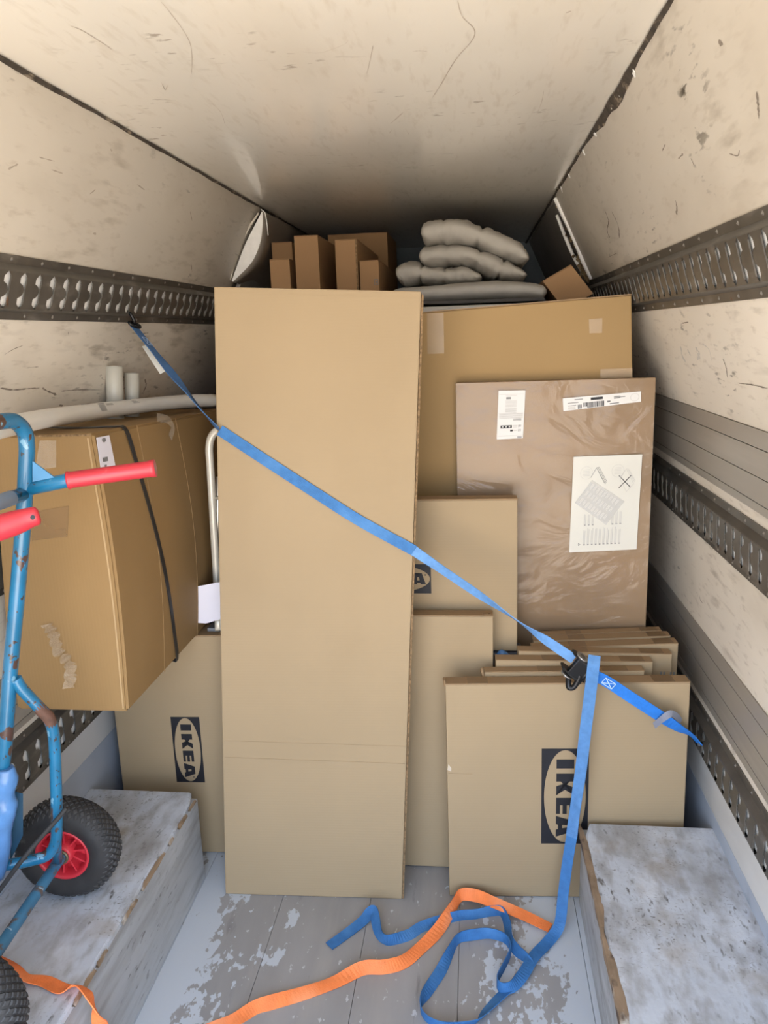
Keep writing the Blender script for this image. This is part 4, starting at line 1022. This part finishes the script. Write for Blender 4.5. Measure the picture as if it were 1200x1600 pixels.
o = ribbon('strap_label', pts, [V((.1, .5, .6)), V((.1, .5, .6)), V((.1, .7, .5)), V((.3, .5, .6)), V((.3, .4, .7))], .018, mat('grey_label', (.24, .26, .32), .6), se, .001, 5); o['label'] = 'curled dark grey cloth label'

# hanging loose end: down in front of the logo carton, then coiled on the floor
lo = thing('strap_loose_end', onz(872, 1445, 0.), 'loose blue strap end hanging from the ratchet and coiled on the floor', 'strap')
hang = [(929, 1024, 1.862), (927, 1042, 1.852), (922, 1085, 1.862), (915, 1140, 1.87), (908, 1200, 1.872), (899, 1262, 1.868), (893, 1308, 1.862)]
pts = [at(*h) for h in hang]; wds = [V((1, -.1, .1))] * 3 + [V((1, -.25, .1)), V((.95, -.4, 0)), V((.8, -.6, 0)), V((.9, -.4, 0))]
ribbon('hanging_webbing', pts, wds, .030, mat('mid_blue_webbing', (.075, .205, .44), .7, var=.12, scale=60, bump=.5, bscale=400, layers=[((.13, .29, .55), 9, .5, .7, (1, 1, 1), 3)]), lo)
def C3(a, b): return (640 + a / 4.615, 1380 + b / 4.615)
def C2(a, b): return (480 + a / 6., 1380 + b / 6.)
FP = [  # pixel, height of centre, roll (0 flat .. 1 on edge)
    ((893, 1308), .2382, .9), ((886, 1352), .1632, .75), ((880, 1398), .0907, .5), (C3(1080, 300), .030, .3), (C3(1000, 420), .010, .2), (C3(900, 525), .014, .1), (C3(820, 655), .016, .25),
    (C3(740, 745), .018, .75), (C3(660, 752), .018, .95), (C3(632, 695), .018, 1.), (C3(690, 580), .018, 1.), (C3(728, 480), .018, 1.), (C3(690, 400), .018, .95), (C3(580, 362), .016, .85),
    (C3(450, 372), .015, .75), (C3(350, 400), .016, .9), (C3(290, 500), .015, .7), (C3(225, 630), .010, .35), (C3(140, 760), .012, .5), (C3(80, 860), .017, .95), (C3(100, 950), .016, .9), (C3(180, 1008), .015, .85), (C3(300, 1030), .015, .85),
    (C3(480, 1000), .014, .7), (C3(560, 910), .008, .35), (C3(680, 790), .006, .2), (C3(790, 700), .004, .15), (C3(862, 600), .005, .35), (C3(835, 540), .010, .75), (C3(775, 490), .008, .5), (C3(715, 405), .009, .55), (C3(705, 300), .010, .6), (C3(665, 205), .014, .85), (C3(590, 200), .014, .8), (C3(480, 222), .014, .9),
    (C3(340, 240), .010, .7), (C3(100, 310), .006, .3), (C3(0, 370), .006, .3), (C2(800, 530), .012, .75), (C2(715, 520), .015, .9), (C2(665, 450), .013, .6), (C2(640, 340), .018, .4), (C2(622, 262), .022, .55), (C2(585, 275), .016, .3), (C2(530, 345), .010, .15), (C2(400, 450), .006, .1), (C2(205, 590), .0045, .05)]
pts = []; wds = []
for (p, z, rl) in FP: pts.append(onz(p[0], p[1], z))
for i, (p, z, rl) in enumerate(FP):
    t = (pts[min(i + 1, len(pts) - 1)] - pts[max(i - 1, 0)]); t.z = 0; t.normalize(); s = V((t.y, -t.x, 0)); a = rl * PI / 2
    w_ = s * math.cos(a) + V((0, 0, 1)) * math.sin(a)
    if i < 3: w_ = V((1, -.4, 0))
    elif wds and w_.dot(wds[-1]) < 0: w_ = -w_
    wds.append(w_)
ribbon('coiled_webbing', pts, wds, .0285, bluew, lo, n=7)

# orange straps
def B8(a, b): return (300 + a / 1.935, 1300 + b / 1.935)
OP = [(B8(1083, 290), .009, 0), (B8(1000, 250), .016, .1), (B8(910, 212), .030, .2), (B8(860, 193), .034, .45), (B8(815, 190), .032, .75), (B8(792, 222), .026, .8), (B8(745, 295), .012, .35), (B8(690, 352), .006, .1), (B8(640, 392), .009, .3), (B8(580, 408), .014, .55), (B8(515, 412), .013, .5), (B8(430, 455), .006, .1), (B8(330, 490), .006, .2), (B8(240, 515), .009, .4), (B8(190, 532), .007, .35), (B8(130, 567), .004, .1), (B8(70, 590), .004, .05), (B8(-40, 630), .004, .0)]
pts = [onz(p[0], p[1], z) for p, z, r in OP]; wds = []
for i, (p, z, rl) in enumerate(OP):
    t = (pts[min(i + 1, len(pts) - 1)] - pts[max(i - 1, 0)]); t.z = 0; t.normalize(); s = V((t.y, -t.x, 0)); a = rl * PI / 2
    w_ = s * math.cos(a) + V((0, 0, 1)) * math.sin(a)
    if wds and w_.dot(wds[-1]) < 0: w_ = -w_
    wds.append(w_)
tag(ribbon('orange_strap', pts, wds, .033, orangew, None, n=7), 'orange webbing strap snaking across the load floor in front of the tall carton', 'strap', 'orange straps')
Z = .2835
OP = [((-40, 1478), .36, .5), ((0, 1497), Z + .025, .4), ((22, 1508), Z + .022, .5), ((40, 1527), Z + .012, .3), ((70, 1533), Z + .004, .1), ((98, 1545), Z + .005, .1), ((120, 1540), Z + .012, .5), ((137, 1552), Z + .012, .5), ((150, 1580), .262, .5), ((160, 1612), .19, .4), ((168, 1660), .09, .4)]
pts = [onz(p[0], p[1], z) for p, z, r in OP]; wds = []
for i, (p, z, rl) in enumerate(OP):
    t = (pts[min(i + 1, len(pts) - 1)] - pts[max(i - 1, 0)]); t.z = 0; t.normalize(); s = V((t.y, -t.x, 0)); a = rl * PI / 2
    w_ = s * math.cos(a) + V((0, 0, 1)) * math.sin(a)
    if wds and w_.dot(wds[-1]) < 0: w_ = -w_
    wds.append(w_)
for i in range(8, 11): pts[i].x = max(pts[i].x, -.795 + .012 * (i - 8))
tag(ribbon('orange_strap', pts, wds, .030, orangew, None, n=7), 'orange webbing strap lying over the edge of the left wheel arch by the tyre', 'strap', 'orange straps')

# ================================================================== HAND TRUCK
hubA = onz(107, 1322, .409); hubB = onz(-66, 1578, .409)
ht = thing('hand_truck', onz(105, 1395, .283), 'blue steel hand truck with chipped paint, red grips and red rimmed wheels', 'hand truck')
axd = (hubA - hubB).normalized(); axd.z = 0; axd.normalize()
def wheel(c, label=None):
    """pneumatic wheel around c; its axle runs along axd"""
    s = axd.cross(V((0, 0, 1))).normalized(); u = V((0, 0, 1)); R_, hw = .140, .042; seg = 48
    prof = [(.058, -.026), (.064, -.034), (.085, -.042), (.104, -.040), (.116, -.028), (.1225, -.012), (.1235, 0), (.1225, .012), (.116, .028), (.104, .040), (.085, .042), (.064, .034), (.058, .026)]
    def lathe(name, prof, m, par, closed=True, sg=seg):
        vs = []; fs = []
        for i in range(sg):
            a = 2 * PI * i / sg; d = s * math.cos(a) + u * math.sin(a)
            vs += [c + d * r + axd * h for r, h in prof]
        k = len(prof)
        for i in range(sg):
            j = (i + 1) % sg
            for q in range(k if closed else k - 1): fs.append((i * k + q, i * k + (q + 1) % k, j * k + (q + 1) % k, j * k + q))
        return obj(name, vs, fs, m, par, smooth=True)
    ty = lathe('tyre', prof, rubber, ht)
    # diamond tread blocks standing on the tyre crown
    vs = []; fs = []
    def crown(h):      # radius of the tyre at axial offset h
        return .1238 - .00035 * (h / .008) ** 2 * 1.1 - max(0, abs(h) - .022) * .55
    rows = 9; cnt = 44
    for rI in range(rows):
        h = -.034 + .0085 * rI
        for k in range(cnt):
            a = 2 * PI * (k + .5 * (rI % 2)) / cnt; b = len(vs)
            for da, dh, lift in ((-.052, 0, .0005), (0, .0070, .0005), (.052, 0, .0005), (0, -.0070, .0005)):
                aa = a + da; hh_ = h + dh; d = s * math.cos(aa) + u * math.sin(aa); vs.append(c + d * (crown(hh_) - .001) + axd * hh_)
            for da, dh in ((-.034, 0), (0, .0045), (.034, 0), (0, -.0045)):
                aa = a + da; hh_ = h + dh; d = s * math.cos(aa) + u * math.sin(aa); vs.append(c + d * (crown(hh_) + .0018) + axd * hh_)
            fs += [(b + 4, b + 5, b + 6, b + 7)] + [(b + q, b + (q + 1) % 4, b + 4 + (q + 1) % 4, b + 4 + q) for q in range(4)]
    o = obj('tread', vs, fs, rubt, ty); o['kind'] = 'stuff'
    rim = lathe('rim', [(.065, -.034), (.062, -.037), (.056, -.031), (.052, -.012), (.052, .012), (.056, .031), (.062, .037), (.065, .034), (.062, .0)], redr, ht)
    lathe('rim_disc', [(.053, -.006), (.024, -.006), (.024, .006), (.053, .006)], redr, rim, True, 40)
    for k in range(10):
        a = 2 * PI * (k + .3) / 10; d = s * math.cos(a) + u * math.sin(a); e2 = axd.cross(d)
        cc = [c + d * .020 + e2 * -.002 - axd * .024, c + d * .054 - e2 * .002 - axd * .027, c + d * .054 - e2 * .002 - axd * .005, c + d * .020 - e2 * .002 - axd * .005]
        hexa('spoke', cc + [p + e2 * .004 for p in cc], redr, rim)
    lathe('hub', [(.015, -.040), (.024, -.036), (.024, .036), (.015, .040)], redr, ht, True, 28)
    lathe('bearing', [(.012, -.043), (.018, -.043), (.018, -.036), (.012, -.036)], mat('brass_bearing', (.18, .15, .10), .5, metal=.6), ht, True, 24)
wheel(hubA - axd * 0); wheel(hubB)
tube('axle', [hubA + axd * .05, hubA, hubA.lerp(hubB, .5), hubB, hubB - axd * .06], .0125, mat('worn_axle_paint', (.045, .17, .30), .5, var=.2, scale=20, layers=[((.11, .08, .07), 30, .55, .62, (1, 1, 1), 5), ((.30, .42, .52), 50, .64, .68, (1, 1, 1), 4)]), ht, 12)
yu = 1.36
U1 = [at(-32, 1430, 1.325), at(-14, 1320, 1.33), at(6, 1180, 1.335), at(16, 1050, 1.345), at(27, 930, 1.35), at(36, 820, 1.355), at(40.5, 740, 1.36), at(42, 700, 1.36), at(39, 677, 1.355), at(28, 662, 1.34), at(10, 657.5, 1.31)]
d1 = U1[-1]; U2top = d1 + V((-.03, -.26, .0))
off = V((-.02, -.36, 0))
right_side = [p + off for p in U1]
loop = U1 + [d1.lerp(right_side[-1], .3), d1.lerp(right_side[-1], .7)] + right_side[::-1]
tube('upright_frame', loop, .0148, blue, ht, 16, smoothn=5)
def lower(o):
    L1 = [at(24, 1060, 1.345), at(34, 1076, 1.35), at(56, 1100, 1.362), at(76, 1122, 1.373), at(83.5, 1145, 1.378), at(86, 1180, 1.38), at(88, 1240, 1.38), at(89, 1290, 1.38), at(86, 1318, 1.378), at(74, 1336, 1.37), at(50, 1344, 1.36), at(20, 1350, 1.345), at(-18, 1356, 1.335)]
    return [p + o for p in L1]
tube('wheel_bracket', lower(V((0, 0, 0))), .0122, blue, ht, 14, smoothn=5)
tube('wheel_bracket', lower(off), .0122, blue, ht, 14, smoothn=5)
tube('rust_patch', [at(54, 1097, 1.3608), at(66, 1111, 1.367), at(76.5, 1122, 1.3725), at(82, 1136, 1.3765)], [.0112, .0129, .0129, .0112], rust, ht, 12, smoothn=4)
# join bracket to axle
tube('axle_mount', [at(88, 1308, 1.379), hubA - axd * .06], .011, blue, ht, 10)
tube('axle_mount', [at(88, 1308, 1.379) + off, hubB + axd * .06], .011, blue, ht, 10)
# handles
g0, g1, g2 = at(42, 764, 1.36), at(106, 750.5, 1.375), at(243, 731.5, 1.42)
tube('handle_stub', [g0, g1, g1.lerp(g2, .3)], .0138, blue, ht, 12)
gp = tube('grip', [g1, g1.lerp(g2, .02), g1.lerp(g2, .04), g1.lerp(g2, .06), g1.lerp(g2, .5), g1.lerp(g2, .93), g1.lerp(g2, .95), g2], [.0178, .0178, .0162, .0160, .0160, .0160, .0162, .0175, .0175], red, ht, 18); gp['label'] = 'red plastic grip pointing to the tall carton'
tube('grip_end', [g1.lerp(g2, 1.0), g1.lerp(g2, 1.003)], .010, mat('dusty_plastic', (.35, .22, .20), .8), gp, 12)
gus = [at(53, 720, 1.358), at(53, 752, 1.362), at(88, 746, 1.37)]
slab('gusset', gus, V((.1, -1, 0)).normalized(), .004, mat('pale_blue_paint', (.065, .22, .40), .4, var=.1, scale=20), ht, .002)
# cross bar with grey sleeve between the uprights, and the second, worn grip in front
cb0, cb1 = at(36, 772, 1.352), at(36, 772, 1.352) + off
tube('cross_bar', [cb0, cb1], .0135, blue, ht, 12)
tube('bar_sleeve', [cb0.lerp(cb1, .10), cb0.lerp(cb1, .75)], .0148, mat('grey_sleeve', (.32, .40, .52), .5), ht, 12)
h0, h1, h2, h3 = at(-150, 850, 1.10), at(-40, 835, 1.17), at(20, 818, 1.21), at(46, 809, 1.225)
g2p = tube('grip', [h0, h1, h2, h3, at(58, 806, 1.23), at(62, 805, 1.232)], [.0235, .0235, .0220, .0180, .0165, .010], red, ht, 18, flat=.8, smoothn=4); g2p['label'] = 'worn red grip nearest the door with a hole at its end'
tube('grip_hole', [at(51, 808.5, 1.2245), at(51, 808.5, 1.2065)], .0040, blackm, g2p, 12)
# toe plate, wrap, cord
hexa('back_plate', [at(16, 1345, 1.36), at(36, 1305, 1.37), at(36, 1305, 1.376), at(16, 1345, 1.366), at(16, 1235, 1.36), at(36, 1240, 1.37), at(36, 1240, 1.376), at(16, 1235, 1.366)], navy, ht)
random.seed(8)
wp = [at(7, 1200, 1.33), at(9, 1215, 1.33), at(6, 1240, 1.328), at(8, 1262, 1.327), at(3, 1290, 1.325), at(-1, 1330, 1.325), at(-6, 1370, 1.322)]
wo = tube('plastic_wrap', wp, [.0175, .024, .0215, .0245, .021, .022, .017], bag, ht, 16, smoothn=5); wo['label'] = 'crinkled blue plastic wound round the upright'
for v_ in wo.data.vertices:
    k = noise.noise(V(v_.co) * 60) * .004; v_.co.x += k; v_.co.z += k
tube('rubber_cord', [at(104, 1262, 1.365), at(92, 1277, 1.355), at(60, 1313, 1.335), at(28, 1352, 1.31), at(0, 1390, 1.29), at(-40, 1440, 1.26)], .0052, rubber, ht, 8, smoothn=4)

print('objects', len(bpy.data.objects))
